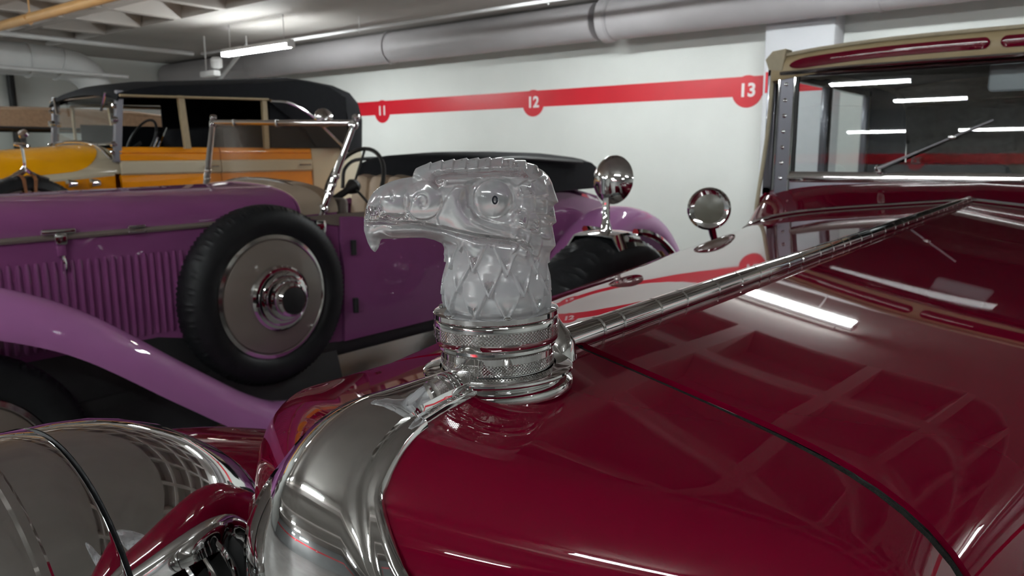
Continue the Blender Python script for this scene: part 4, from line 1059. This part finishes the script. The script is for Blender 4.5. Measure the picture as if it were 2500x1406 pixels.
# windscreen: chrome posts, rails, clamps and glass
pwf = G()
def pw(s, t):   # s -1..1 across, t 0..1 up
    hw = 0.50 + 0.085 * t; zb = 1.205 - 0.125 * abs(s) ** 2.6
    zt = 1.495 - 0.018 * s
    return np.array([PX + s * hw, 2.265 + 0.135 * t, zb + (zt - zb) * t])
posts = []
for sd in (-1, 1):
    V, F = tube([pw(sd, t) for t in (-0.10, 0.3, 0.7, 1.04)], [0.016, 0.017, 0.015, 0.014], 12); posts.append(mesh('windscreen_post', V, F, 'chrome', pc))
V, F = tube([pw(s, 1.0) for s in np.linspace(-1, 1, 13)], 0.0135, 12); tr = mesh('windscreen_top_rail', V, F, 'chrome', pc)
V, F = tube([pw(s, 0.0) + (0, -0.012, 0.012) for s in np.linspace(-0.98, 0.98, 25)], 0.011, 10); mesh('windscreen_bottom_rail', V, F, 'chrome', pc)
V, F = grid(np.array([[pw(s, t) for t in (0.02, 0.5, 0.985)] for s in np.linspace(-0.975, 0.975, 25)])); mesh('windscreen_glass', V, F, 'pane_tinted', pc, solid=0.005)
for p in posts:
    sd = -1 if p is posts[0] else 1
    for t, r in ((0.02, 0.022), (0.20, 0.020), (0.30, 0.018), (0.40, 0.020), (0.98, 0.022), (1.06, 0.017)):
        c = pw(sd, t)
        V, F = lathe([(0, -0.018), (r * 0.8, -0.015), (r, -0.008), (r, 0.008), (r * 0.8, 0.015), (0, 0.018)], c, (0.3 * sd, -1, 0.1), 14); mesh('post_clamp', V, F, 'chrome', p)
    c = pw(sd, -0.10); V, F = box(c + (sd * 0.01, -0.01, -0.03), (0.035, 0.06, 0.07), 0.012); mesh('post_foot', V, F, 'chrome', p)
for s in (-0.62, 0.02):
    V, F = box(pw(s, 1.0) + (0, -0.012, -0.002), (0.012, 0.014, 0.034), 0.003); mesh('rail_clip', V, F, 'chrome', tr)
c = pw(0.55, 1.03) + (0.0, 0.03, 0.015); V, F = lathe([(0, -0.04), (0.03, -0.034), (0.045, -0.012), (0.045, 0.012), (0.03, 0.034), (0, 0.04)], c, (1, 0, 0.2), 18); rm = mesh('rear_mirror', V, F, 'chrome_soft', pc)
# doors, cockpit, seats
def p_door_top(y): return float(np.interp(y, [2.34, 2.45, 2.7, 3.0, 3.25, 3.5, 4.2, 4.8, 5.3], [1.06, 1.055, 1.02, 1.02, 1.06, 1.10, 1.12, 1.02, 0.72]))
for sd in (-1, 1):
    dy = np.linspace(2.345, 3.28, 12)
    d = sectioned(pc, 'door', dy, [[(0.50, p_door_top(y)), (0.522, p_door_top(y) - 0.015), (0.54, 0.80), (0.52, 0.45)] for y in dy], 'purple_paint', PX, sd, solid=0.04)
    V, F = tube([(PX + sd * 0.55, 3.10, 0.93), (PX + sd * 0.565, 3.12, 0.93), (PX + sd * 0.565, 3.22, 0.93)], 0.008, 8); mesh('door_handle', V, F, 'chrome', d)
    for z in (0.90, 0.62):
        V, F = lathe([(0.014, -0.035), (0.014, 0.035)], (PX + sd * 0.545, 2.40, z), (0, 0, 1), 10); mesh('door_hinge', V, F, 'dark_trim', d)
    qy = np.linspace(3.29, 5.35, 18)
    sectioned(pc, 'quarter_panel', qy, [[(0.46 - 0.22 * max(0, (y - 4.2) / 1.15) ** 2, p_door_top(y) + 0.012), (0.53 - 0.26 * max(0, (y - 4.2) / 1.15) ** 2, p_door_top(y) - 0.03), (0.56 - 0.26 * max(0, (y - 4.2) / 1.15) ** 2, 0.78 - 0.1 * max(0, (y - 4.6))), (0.53 - 0.25 * max(0, (y - 4.2) / 1.15) ** 2, 0.42)] for y in qy], 'purple_paint', PX, sd, solid=0.03)
R = []
for y in np.linspace(4.3, 5.38, 14):
    f = max(0, (y - 4.2) / 1.15); hw = 0.47 - 0.22 * f * f; z = p_door_top(y) + 0.015
    R.append([(PX + hw * s, y, z + 0.05 * (1 - s * s)) for s in np.linspace(-1, 1, 13)])
V, F = grid(np.array(R)); mesh('rear_deck', V, F, 'purple_paint', pc, solid=0.01)
V, F = box((PX, 2.9, 0.42), (1.02, 4.6, 0.08), 0.02); mesh('floor_pan', V, F, 'dark_trim', pc)
V, F = box((PX, 2.42, 1.05), (0.94, 0.06, 0.16), 0.02); mesh('dashboard', V, F, 'taupe_paint', pc)
V, F = box((PX, 3.02, 0.66), (0.94, 0.52, 0.24), 0.07); mesh('seat_cushion', V, F, 'cream_leather', pc)
sb = None
for k in range(6):
    V, F = box((PX - 0.39 + k * 0.156, 3.32, 0.98), (0.162, 0.20, 0.46), 0.06, rotx(-0.16)); o = mesh('seat_roll', V, F, 'cream_leather', pc)
a = np.linspace(0, 2 * PI, 41); sc_ = np.array([PX + 0.21, 2.70, 1.17])
V, F = tube([sc_ + np.array([0.215 * math.cos(t), 0.215 * math.sin(t) * 0.42, 0.215 * math.sin(t) * 0.907]) for t in a], 0.011, 8); swp = mesh('steering_wheel', V, F, 'dark_trim', pc)
for t in (PI / 2, PI / 2 + 2.09, PI / 2 + 4.19):
    V, F = tube([sc_, sc_ + np.array([0.21 * math.cos(t), 0.21 * math.sin(t) * 0.42, 0.21 * math.sin(t) * 0.907])], 0.007, 6); mesh('wheel_spoke', V, F, 'dark_trim', swp)
V, F = lathe([(0, 0.03), (0.03, 0.025), (0.042, 0.0), (0.03, -0.03), (0.018, -0.05), (0.018, -0.30)], sc_, (0, 0.907, 0.42), 16); mesh('wheel_hub', V, F, 'dark_trim', swp)
# folded black top behind the seat
R = []
for y, z, hw in ((3.38, 1.20, 0.52), (3.40, 1.29, 0.56), (3.46, 1.335, 0.58), (3.8, 1.352, 0.59), (4.2, 1.345, 0.58), (4.5, 1.325, 0.55), (4.60, 1.29, 0.53), (4.64, 1.20, 0.50)):
    R.append([(PX + hw * s, y, z - 0.05 * abs(s) ** 4 if z > 1.25 else z - 0.0) for s in np.linspace(-1, 1, 15)] )
R = np.array(R); Vt, Ft = grid(R)
low = R.copy(); low[:, :, 2] = 1.10
ring = lambda A: np.vstack([A[0], A[1:-1, -1], A[-1][::-1], A[1:-1, 0][::-1]])
g = G(); g.add(Vt, Ft); g.add(*grid(np.array([ring(R), ring(low)]), False, True)); g.make('folded_top', 'black_cloth', pc, smooth=45)
for sd in (-1, 1):
    V, F = tube(spline([(PX + sd * 0.60, 3.30, 1.12), (PX + sd * 0.60, 3.34, 1.26), (PX + sd * 0.60, 3.55, 1.31), (PX + sd * 0.60, 4.3, 1.28)], 16), 0.012, 8); mesh('top_bow', V, F, 'dark_trim', pc)
# fenders, running boards, wheels, spares
for sd in (-1, 1):
    xf = PX + sd * 0.765
    fender(pc, 'front_fender', [(-0.05, 0.42, 0.13), (0.06, 0.70, 0.15), (0.32, 0.95, 0.165), (0.62, 1.005, 0.17), (0.84, 0.948, 0.17), (1.07, 0.835, 0.17), (1.38, 0.602, 0.165), (1.64, 0.415, 0.16), (1.84, 0.325, 0.155), (2.10, 0.305, 0.15)], xf, 0.17, 'purple_lit', sd, drop=0.085, lip=0.045)
    V, F = box((xf, 2.85, 0.29), (0.30, 1.55, 0.045), 0.012); mesh('running_board', V, F, 'purple_paint', pc)
    fender(pc, 'rear_fender', [(3.58, 0.31, 0.15), (3.72, 0.52, 0.16), (3.95, 0.80, 0.17), (4.30, 0.975, 0.17), (4.62, 0.975, 0.17), (4.95, 0.86, 0.165), (5.25, 0.62, 0.15), (5.38, 0.42, 0.13)], xf, 0.17, 'purple_lit', sd, drop=0.09, lip=0.05)
    V, F = grid(np.array([[(PX + sd * xx, y, z) for xx, z in ((0.42, 0.62), (0.50, 0.45), (0.56, 0.24))] for y in np.linspace(0.6, 2.3, 6)])); mesh('splash_apron', V, F, 'dark_trim', pc, solid=0.006)
    wheel(pc, 'front_wheel', PX + sd * 0.86, 0.66, 0.39, 0.39, 0.15, sd)
    wheel(pc, 'rear_wheel', PX + sd * 0.86, 4.48, 0.39, 0.39, 0.15, sd)
    wheel(pc, 'spare_wheel', PX + sd * 0.575, 1.945, 0.730, 0.395, 0.165, sd, label='black spare tyre with taupe disc and stepped chrome hub')
    b = headlamp(PX + sd * 0.33, 0.02, 0.98, par=pc)
    c = (PX + sd * 0.50, 5.48, 0.80)
    V, F = lathe([(0.0, 0.05), (0.05, 0.04), (0.075, 0.012), (0.078, -0.012), (0.05, -0.04), (0, -0.05)], c, (0.2 * sd, 0.2, 1), 24); tl = mesh('tail_lamp', V, F, 'purple_lit', pc)
    V, F = tube([(c[0], c[1], c[2] - 0.03), (c[0], c[1] - 0.02, 0.70), (c[0] - sd * 0.06, c[1] - 0.2, 0.58)], 0.016, 8); mesh('lamp_stalk', V, F, 'purple_paint', tl)
V, F = tube(spline([(PX - 0.75, -0.16, 0.45), (PX - 0.3, -0.26, 0.45), (PX + 0.3, -0.26, 0.45), (PX + 0.75, -0.16, 0.45)], 20), 0.022, 10); mesh('bumper_bar', V, F, 'chrome', pc)
for sd in (-1, 1):
    V, F = box((PX + sd * 0.33, 0.02, 0.42), (0.05, 0.5, 0.07), 0.01); mesh('frame_horn', V, F, 'dark_trim', pc)

# ================================================================== YELLOW CAR WITH BLACK TOP
YX = -6.46
yc = thing('touring_car', 'yellow and cream vintage touring car with black cloth top', 'car', (YX, 3.0, 0))
YY0, YY1 = 0.55, 2.81
def y_half(y): return float(np.interp(y, [0.55, 2.2, 2.8], [0.34, 0.505, 0.535]))
def y_zc(y): return float(np.interp(y, [0.55, 2.2, 2.8], [1.285, 1.375, 1.425]))
def y_sec(y): return arch(y_half(y), y_zc(y), 1.0, peak=0.01, b=0.21, p=2.6, n=30)[:30]
yys = np.linspace(YY0, YY1, 22)
sectioned(yc, 'hood', yys, [list(y_sec(y)) for y in yys], 'cream_paint', YX)
def y_patch(y):
    S = np.array(y_sec(y)); d = np.r_[0, np.cumsum(np.hypot(*np.diff(S, axis=0).T))]
    e = 0.94 if y < 2.40 else 0.94 * math.sqrt(max(0.0, 1 - ((y - 2.40) / 0.375) ** 3.2))
    t = np.linspace(0, d[-1] * max(e, 0.01), 22)
    return [(np.interp(q, d, S[:, 0]) * 1.003, np.interp(q, d, S[:, 1]) + 0.006) for q in t]
pyy = np.r_[np.linspace(0.56, 2.40, 12), 2.40 + 0.375 * np.sin(np.linspace(0.12, 1.0, 14) * PI / 2) * 0.999]
sectioned(yc, 'hood_colour_panel', pyy, [y_patch(y) for y in pyy], 'yellow_paint', YX)
for sd in (-1, 1):
    for (za, zb, m_, nm, ex_) in ((1.0, 0.0, 'cream_paint', 'belt_band', 0.010), (0.0, 0.0, 'orange_paint', 'lower_side', 0.0)):
        ys_ = np.linspace(0.58, 2.76, 10)
        if nm == 'belt_band': S = [[(y_half(y) + 0.004, y_sec(y)[-1][1] + 0.012), (y_half(y) + 0.014, y_sec(y)[-1][1] + 0.004), (y_half(y) + 0.012, y_sec(y)[-1][1] - 0.012)] for y in ys_]
        else: S = [[(y_half(y) + 0.010, y_sec(y)[-1][1] - 0.008), (y_half(y) + 0.02, 0.9), (y_half(y), 0.5)] for y in ys_]
        sectioned(yc, nm, ys_, S, m_, YX, sd)
    # doors in three colour bands, each a panel
    for y0, y1 in ((2.80, 3.62), (3.63, 4.55)):
        dd = np.linspace(y0, y1, 6)
        dr = sectioned(yc, 'door', dd, [[(0.56, 1.195), (0.575, 1.0), (0.56, 0.5)] for y in dd], 'orange_paint', YX, sd, solid=0.03)
        sectioned(dr, 'door_cream_band', dd, [[(0.560, 1.30), (0.575, 1.285), (0.575, 1.205), (0.562, 1.192)] for y in dd], 'cream_paint', YX, sd, solid=0.03)
        sectioned(dr, 'door_top_band', dd, [[(0.535, 1.402), (0.553, 1.398), (0.566, 1.37), (0.566, 1.36), (0.558, 1.355), (0.566, 1.35), (0.566, 1.30)] for y in dd], 'orange_paint', YX, sd, solid=0.03)
        V, F = tube([(YX + sd * 0.585, y1 - 0.15, 1.25), (YX + sd * 0.605, y1 - 0.13, 1.25), (YX + sd * 0.605, y1 - 0.04, 1.25)], 0.008, 8); mesh('door_handle', V, F, 'chrome', dr)
    dd = np.linspace(4.56, 5.35, 8)
    sectioned(yc, 'quarter_panel', dd, [[(0.55 - 0.22 * ((y - 4.56) / 0.8) ** 2, 1.402), (0.575 - 0.22 * ((y - 4.56) / 0.8) ** 2, 1.2), (0.56 - 0.22 * ((y - 4.56) / 0.8) ** 2, 0.5)] for y in dd], 'cream_paint', YX, sd, solid=0.03)
    # small lamps on the cowl side
    for k, yy in enumerate((2.42, 2.58)):
        V, F = lathe([(0, -0.05), (0.022, -0.045), (0.032, 0.0), (0.034, 0.02), (0, 0.03)], (YX + sd * 0.585, yy, 1.14), (0, -1, 0), 16); mesh('side_lamp', V, F, 'chrome', yc)
V, F = box((YX, 5.30, 0.95), (0.66, 0.08, 0.9), 0.03); mesh('tail_panel', V, F, 'cream_paint', yc)
V, F = box((YX, 3.0, 0.46), (1.08, 4.6, 0.08), 0.02); mesh('floor_pan', V, F, 'dark_trim', yc)
# windscreen
def yw(s, z): return np.array([YX + s * 0.545, 2.79 + (z - 1.40) * 0.12, z])
for sd in (-1, 1):
    V, F = loft([[yw(sd, z) + (a, b, 0) for a, b in ((-0.02, -0.018), (0.02, -0.018), (0.02, 0.03), (-0.02, 0.03))] for z in (1.29, 1.815)]); p = mesh('windscreen_post', V, F, 'screen_post', yc, smooth=30)
    for z, r in ((1.36, 0.02), (1.42, 0.024), (1.60, 0.03), (1.70, 0.018)):
        V, F = lathe([(0, 0.03), (r * 0.8, 0.024), (r, 0.0), (r, -0.01)], yw(sd, z) + (0, -0.018, 0), (0, -1, 0), 14); mesh('post_clamp', V, F, 'chrome', p)
    V, F = tube([yw(sd, 1.80) + (sd * -0.1, -0.05, 0.0), yw(sd, 1.70) + (sd * -0.16, -0.05, -0.03)], 0.010, 8); mesh('wiper_arm', V, F, 'chrome', p)
for z in (1.425, 1.79):
    V, F = tube([yw(s, z) for s in (-0.97, 0, 0.97)], 0.010, 8); mesh('windscreen_rail', V, F, 'chrome_soft', yc)
V, F = loft([[yw(s, z) + (0, b, 0) for z, b in ((1.43, -0.002), (1.785, -0.002), (1.785, 0.002), (1.43, 0.002))] for s in (-0.97, 0.97)]); mesh('windscreen_glass', V, F, 'pane_screen', yc, smooth=0)
V, F = tube(spline([(YX + s * 0.54, 2.74 - 0.05 * (1 - s * s), 1.425 - 0.03 * s * s + 0.02 - 0.10 * abs(s) ** 5) for s in np.linspace(-1, 1, 9)], 30), 0.012, 8); mesh('cowl_rail', V, F, 'chrome', yc)
# cloth top: crown, front flap, sides, back
R = []
tz = [(2.80, 1.800), (2.82, 1.845), (2.92, 1.885), (3.15, 1.925), (3.6, 1.965), (4.1, 2.015), (4.5, 2.055), (4.75, 2.045), (5.1, 2.02), (5.35, 1.96), (5.47, 1.86), (5.52, 1.70), (5.50, 1.42)]
def yb(y, s): return y if y < 4.4 else 4.4 + (y - 4.4) * (1 - 0.46 * abs(s) ** 2.5)   # rear of the top is rounded in plan
for y, z in tz:
    hw = 0.585 if y < 5.2 else 0.57
    R.append([(YX + hw * s, yb(y, s), z - 0.06 * abs(s) ** 2.5) for s in np.linspace(-1, 1, 15)])
V, F = grid(np.array(R)); rf = mesh('cloth_top', V, F, 'black_cloth', yc, solid=0.015, smooth=45)
for sd in (-1, 1):
    ed = [(yb(y, 1), z - 0.06) for y, z in tz[:10]]
    lowz = [1.735, 1.750, 1.760, 1.775, 1.79, 1.80, 1.56, 1.42, 1.40, 1.40]
    V, F = grid(np.array([[(YX + sd * 0.587, y, zt), (YX + sd * 0.589, y + (0.03 if i == 6 else 0), zb)] for i, ((y, zt), zb) in enumerate(zip(ed, lowz))])); mesh('top_side_flap', V, F, 'black_cloth', rf, solid=0.012)
    V, F = grid(np.array([[(YX + sd * 0.575, y, 1.93 - 0.1 * max(0, (y - 4.8) * 3)), (YX + sd * 0.57, y, 1.40)] for y in (4.12 if sd > 0 else 3.75, 4.4, 4.6, 4.8, 4.98)])); mesh('quarter_cloth', V, F, 'black_cloth', rf, solid=0.012)
    V, F = tube([(YX + sd * 0.60, y, z) for y, z in ((2.82, 1.775), (3.2, 1.785), (3.7, 1.80), (4.1, 1.812))], 0.010, 8); mesh('top_rail', V, F, 'tan_trim', rf)
    for yy, w in ((3.30, 0.05), (4.06, 0.045)):
        V, F = loft([[(YX + sd * xx, yy + dx_ + sh, z) for xx, dx_ in ((0.57, -w / 2), (0.60, -w / 2), (0.60, w / 2), (0.57, w / 2))] for z, sh in ((1.39, 0.03 if yy < 3.5 else 0), (1.80, 0))]); mesh('window_post', V, F, 'tan_trim', yc, smooth=30)
    V, F = tube(spline([(YX + sd * 0.63, 4.10, 1.80), (YX + sd * 0.632, 4.28, 1.79), (YX + sd * 0.632, 4.50, 1.70), (YX + sd * 0.632, 4.70, 1.55), (YX + sd * 0.62, 4.90, 1.40)], 24), 0.013, 8); mesh('landau_iron', V, F, 'chrome_soft', rf)
V, F = box((YX, 3.78, 1.18), (1.04, 0.18, 0.80), 0.06); mesh('front_seat', V, F, 'black_cloth', yc)
V, F = box((YX, 4.95, 1.20), (1.00, 0.2, 0.75), 0.06); mesh('rear_seat', V, F, 'black_cloth', yc)
V, F = box((YX, 2.86, 1.30), (1.02, 0.06, 0.16), 0.02); mesh('dashboard', V, F, 'dark_trim', yc)
V, F = box((YX - 0.565, 3.55, 1.50), (0.012, 1.05, 0.20), 0.004); mesh('dark_cabin_panel', V, F, 'black_cloth', yc)  # invented black sheet standing in for the dark cabin interior
# far side window frame inside the car
g = G(); zz = ((1.42, 1.44), (1.755, 1.775))
V, F = tube(spline([(YX - 0.575, 2.98, 1.42), (YX - 0.575, 2.98, 1.70), (YX - 0.575, 3.02, 1.755), (YX - 0.575, 3.5, 1.765), (YX - 0.575, 3.95, 1.765), (YX - 0.575, 4.0, 1.70), (YX - 0.575, 4.0, 1.42)], 40), 0.014, 6); mesh('side_screen_frame', V, F, 'tan_trim', yc)
a = np.linspace(0, 2 * PI, 33)
V, F = tube([(YX + 0.26 + 0.20 * math.cos(t), 3.12 + 0.09 * math.sin(t), 1.44 + 0.18 * math.sin(t)) for t in a], 0.010, 8); s_ = mesh('steering_wheel', V, F, 'dark_trim', yc)
V, F = tube([(YX + 0.26, 3.12, 1.44), (YX + 0.26, 2.88, 1.28)], 0.014, 8); mesh('steering_column', V, F, 'dark_trim', s_)
V, F = tube([(YX + 0.05, 3.30, 1.36), (YX + 0.08, 3.40, 1.56), (YX + 0.11, 3.42, 1.57), (YX + 0.09, 3.33, 1.37)], 0.012, 8); mesh('grab_bar', V, F, 'chrome', yc)
# fenders, wheels, spare with straps and mirror
for sd in (-1, 1):
    xf = YX + sd * 0.76
    fender(yc, 'front_fender', [(0.15, 0.45), (0.28, 0.80), (0.62, 1.0), (1.0, 0.92), (1.4, 0.62), (1.8, 0.42), (2.2, 0.36)], xf, 0.17, 'orange_paint', sd, drop=0.09)
    fender(yc, 'rear_fender', [(3.95, 0.36), (4.1, 0.62), (4.4, 0.88), (4.75, 0.92), (5.1, 0.78), (5.4, 0.45)], xf, 0.17, 'orange_paint', sd, drop=0.09)
    V, F = box((xf, 3.1, 0.33), (0.30, 1.9, 0.05), 0.012); mesh('running_board', V, F, 'dark_trim', yc)
    wheel(yc, 'front_wheel', YX + sd * 0.85, 0.85, 0.41, 0.41, 0.15, sd, disc='cream_paint', tread=False)
    wheel(yc, 'rear_wheel', YX + sd * 0.85, 4.7, 0.41, 0.41, 0.15, sd, disc='cream_paint', tread=False)
    xs = YX + sd * 0.80
    wheel(yc, 'spare_wheel', xs, 2.07, 0.785, 0.42, 0.16, sd, disc='cream_paint', rim=0.80, label='spare tyre with a cream disc and two brown straps')
    for da in (-0.05, 0.13):
        V, F = grid(np.array([[(xs + sd * (q[0]), 2.07 + q[1] * math.sin(a_), 0.785 + q[1] * math.cos(a_)) for q in ((-0.17, 0.36), (-0.165, 0.40), (-0.13, 0.428), (-0.03, 0.428), (0.004, 0.40), (0.008, 0.30))] for a_ in (da - 0.028, da + 0.028)])); mesh('leather_strap', V, F, 'leather_strap', yc, solid=0.005)
    ym = 2.09
    V, F = tube(spline([(xs - sd * 0.08, ym - 0.14, 1.175), (xs - sd * 0.08, ym - 0.05, 1.215), (xs - sd * 0.08, ym, 1.26), (xs - sd * 0.08, ym, 1.42)], 14), [0.014] * 4 + [0.02] * 5 + [0.010] * 5, 10); mr = mesh('side_mirror', V, F, 'chrome', yc)
    V, F = tube(spline([(xs - sd * 0.08, ym + 0.14, 1.175), (xs - sd * 0.08, ym + 0.05, 1.215), (xs - sd * 0.08, ym, 1.26)], 10), 0.014, 8); mesh('mirror_foot', V, F, 'chrome', mr)
    V, F = lathe([(0, 0.02), (0.045, 0.012), (0.05, 0.0), (0.045, -0.01), (0, -0.014)], (xs - sd * 0.08, ym, 1.405), (0.1, 0.2, 1), 20); mesh('mirror_cup', V, F, 'chrome', mr)
    V, F = lathe([(0, 0.03), (0.03, 0.022), (0.034, 0.0), (0, -0.02)], (xs - sd * 0.08, ym + 0.02, 1.475), (0.3, -0.4, 0.5), 18); mesh('mirror_shell', V, F, 'chrome', mr)
V, F = loft([[(YX + s * a, yy, z) for s, a, z in [(-1, a, z) for a, z in arch(0.35, 1.30, 0.5, peak=0.01, b=0.2, p=3, n=14, m=3)[::-1]] + [(1, a, z) for a, z in arch(0.35, 1.30, 0.5, peak=0.01, b=0.2, p=3, n=14, m=3)]] for yy in (0.42, 0.55)]); mesh('radiator_shell', V, F, 'chrome', yc)
for sd in (-1, 1): headlamp(YX + sd * 0.38, 0.2, 1.02, par=yc)

# ================================================================== BROWN TOPPED CAR BEYOND
WX = -9.75
wc = thing('closed_car', 'pale car with a brown cloth roof beyond the yellow car at far left', 'car', (WX, 3.2, 0))
R = []
for y, z in ((1.55, 1.70), (1.62, 1.78), (1.9, 1.825), (2.6, 1.85), (3.6, 1.88), (4.6, 1.88), (5.3, 1.82), (5.42, 1.68)):
    R.append([(WX + 0.62 * s, y, z - 0.05 * abs(s) ** 3) for s in np.linspace(-1, 1, 13)])
V, F = grid(np.array(R)); rb = mesh('cloth_roof', V, F, 'brown_cloth', wc, solid=0.03, smooth=45)
for sd in (-1, 1):
    V, F = grid(np.array([[(WX + sd * 0.62, y, zt), (WX + sd * 0.63, y, 1.64)] for y, zt in ((1.6, 1.73), (2.6, 1.80), (3.8, 1.835), (5.35, 1.76))])); mesh('roof_side', V, F, 'brown_cloth', rb, solid=0.015)
    V, F = tube([(WX + sd * 0.635, 1.58, 1.635), (WX + sd * 0.635, 5.06, 1.635)], 0.012, 8); mesh('drip_rail', V, F, 'dark_trim', rb)
    for yy in (1.62, 3.35, 5.0):
        V, F = box((WX + sd * 0.61, yy, 1.43), (0.03, 0.05, 0.42), 0.006); mesh('window_post', V, F, 'dark_trim', wc)
    for ya, yb in ((1.65, 3.32), (3.38, 4.97)):
        V, F = box((WX + sd * 0.61, (ya + yb) / 2, 1.43), (0.005, yb - ya, 0.41)); mesh('side_window', V, F, 'pane_glass', wc, smooth=0)
    dd = np.linspace(1.5, 5.2, 10)
    sectioned(wc, 'body_side', dd, [[(0.60, 1.23), (0.64, 1.19), (0.66, 0.9), (0.62, 0.42)] for y in dd], 'taupe_paint', WX, sd, solid=0.03)
    fender(wc, 'front_fender', [(-0.2, 0.45), (0.0, 0.85), (0.4, 0.98), (0.9, 0.8), (1.3, 0.5), (1.6, 0.38)], WX + sd * 0.75, 0.17, 'taupe_paint', sd, drop=0.09)
    fender(wc, 'rear_fender', [(3.9, 0.38), (4.1, 0.7), (4.5, 0.9), (4.9, 0.85), (5.3, 0.5)], WX + sd * 0.75, 0.17, 'taupe_paint', sd, drop=0.09)
    wheel(wc, 'front_wheel', WX + sd * 0.84, 0.45, 0.39, 0.39, 0.15, sd, tread=False)
    wheel(wc, 'rear_wheel', WX + sd * 0.84, 4.6, 0.39, 0.39, 0.15, sd, tread=False)
hy = np.linspace(0.2, 1.5, 8)
sectioned(wc, 'hood', hy, [arch(0.32 + 0.28 * (y - 0.2) / 1.3, 1.18 + 0.06 * (y - 0.2) / 1.3, 0.5, n=20, m=5, b=0.2, p=3, peak=0.02) for y in hy], 'taupe_paint', WX)
V, F = box((WX, 0.17, 0.8), (0.62, 0.08, 0.72), 0.05); mesh('radiator_shell', V, F, 'chrome', wc)
V, F = box((WX, 1.57, 1.43), (1.2, 0.012, 0.40)); mesh('windscreen_glass', V, F, 'pane_glass', wc, smooth=0)
V, F = box((WX, 3.1, 0.46), (1.2, 4.2, 0.08), 0.02); mesh('floor_pan', V, F, 'dark_trim', wc)
V, F = box((WX, 5.15, 0.95), (1.18, 0.10, 0.9), 0.05); mesh('tail_panel', V, F, 'taupe_paint', wc)

pm = pmat('pupil_reflection', (0.012, 0.014, 0.022), 0.08, spec=0.8)  # added dark ring painting in the reflection of the drilled pupil hole
pz = ep[:, 2][(np.abs(ep[:, 0] - 0.0006) < 0.0045) & (np.abs(ep[:, 1] - 0.0842) < 0.0045)]
for sd in (-1, 1):
    c = np.array([OX, OY, 1.220]) + 0.0006 * eu + np.array([0, 0, 0.0842]) + sd * (np.abs(pz).max() - 0.0004) * ew
    V, F = tube([c + 0.0013 * math.cos(t) * eu + np.array([0, 0, 0.0021 * math.sin(t)]) for t in np.linspace(0, 2 * PI, 25)], 0.00055, 8)
    o = mesh('pupil_reflection_ring', V, F, 'pupil_reflection', orn); o['label'] = 'small dark ring standing in for the reflection in the pupil hole'
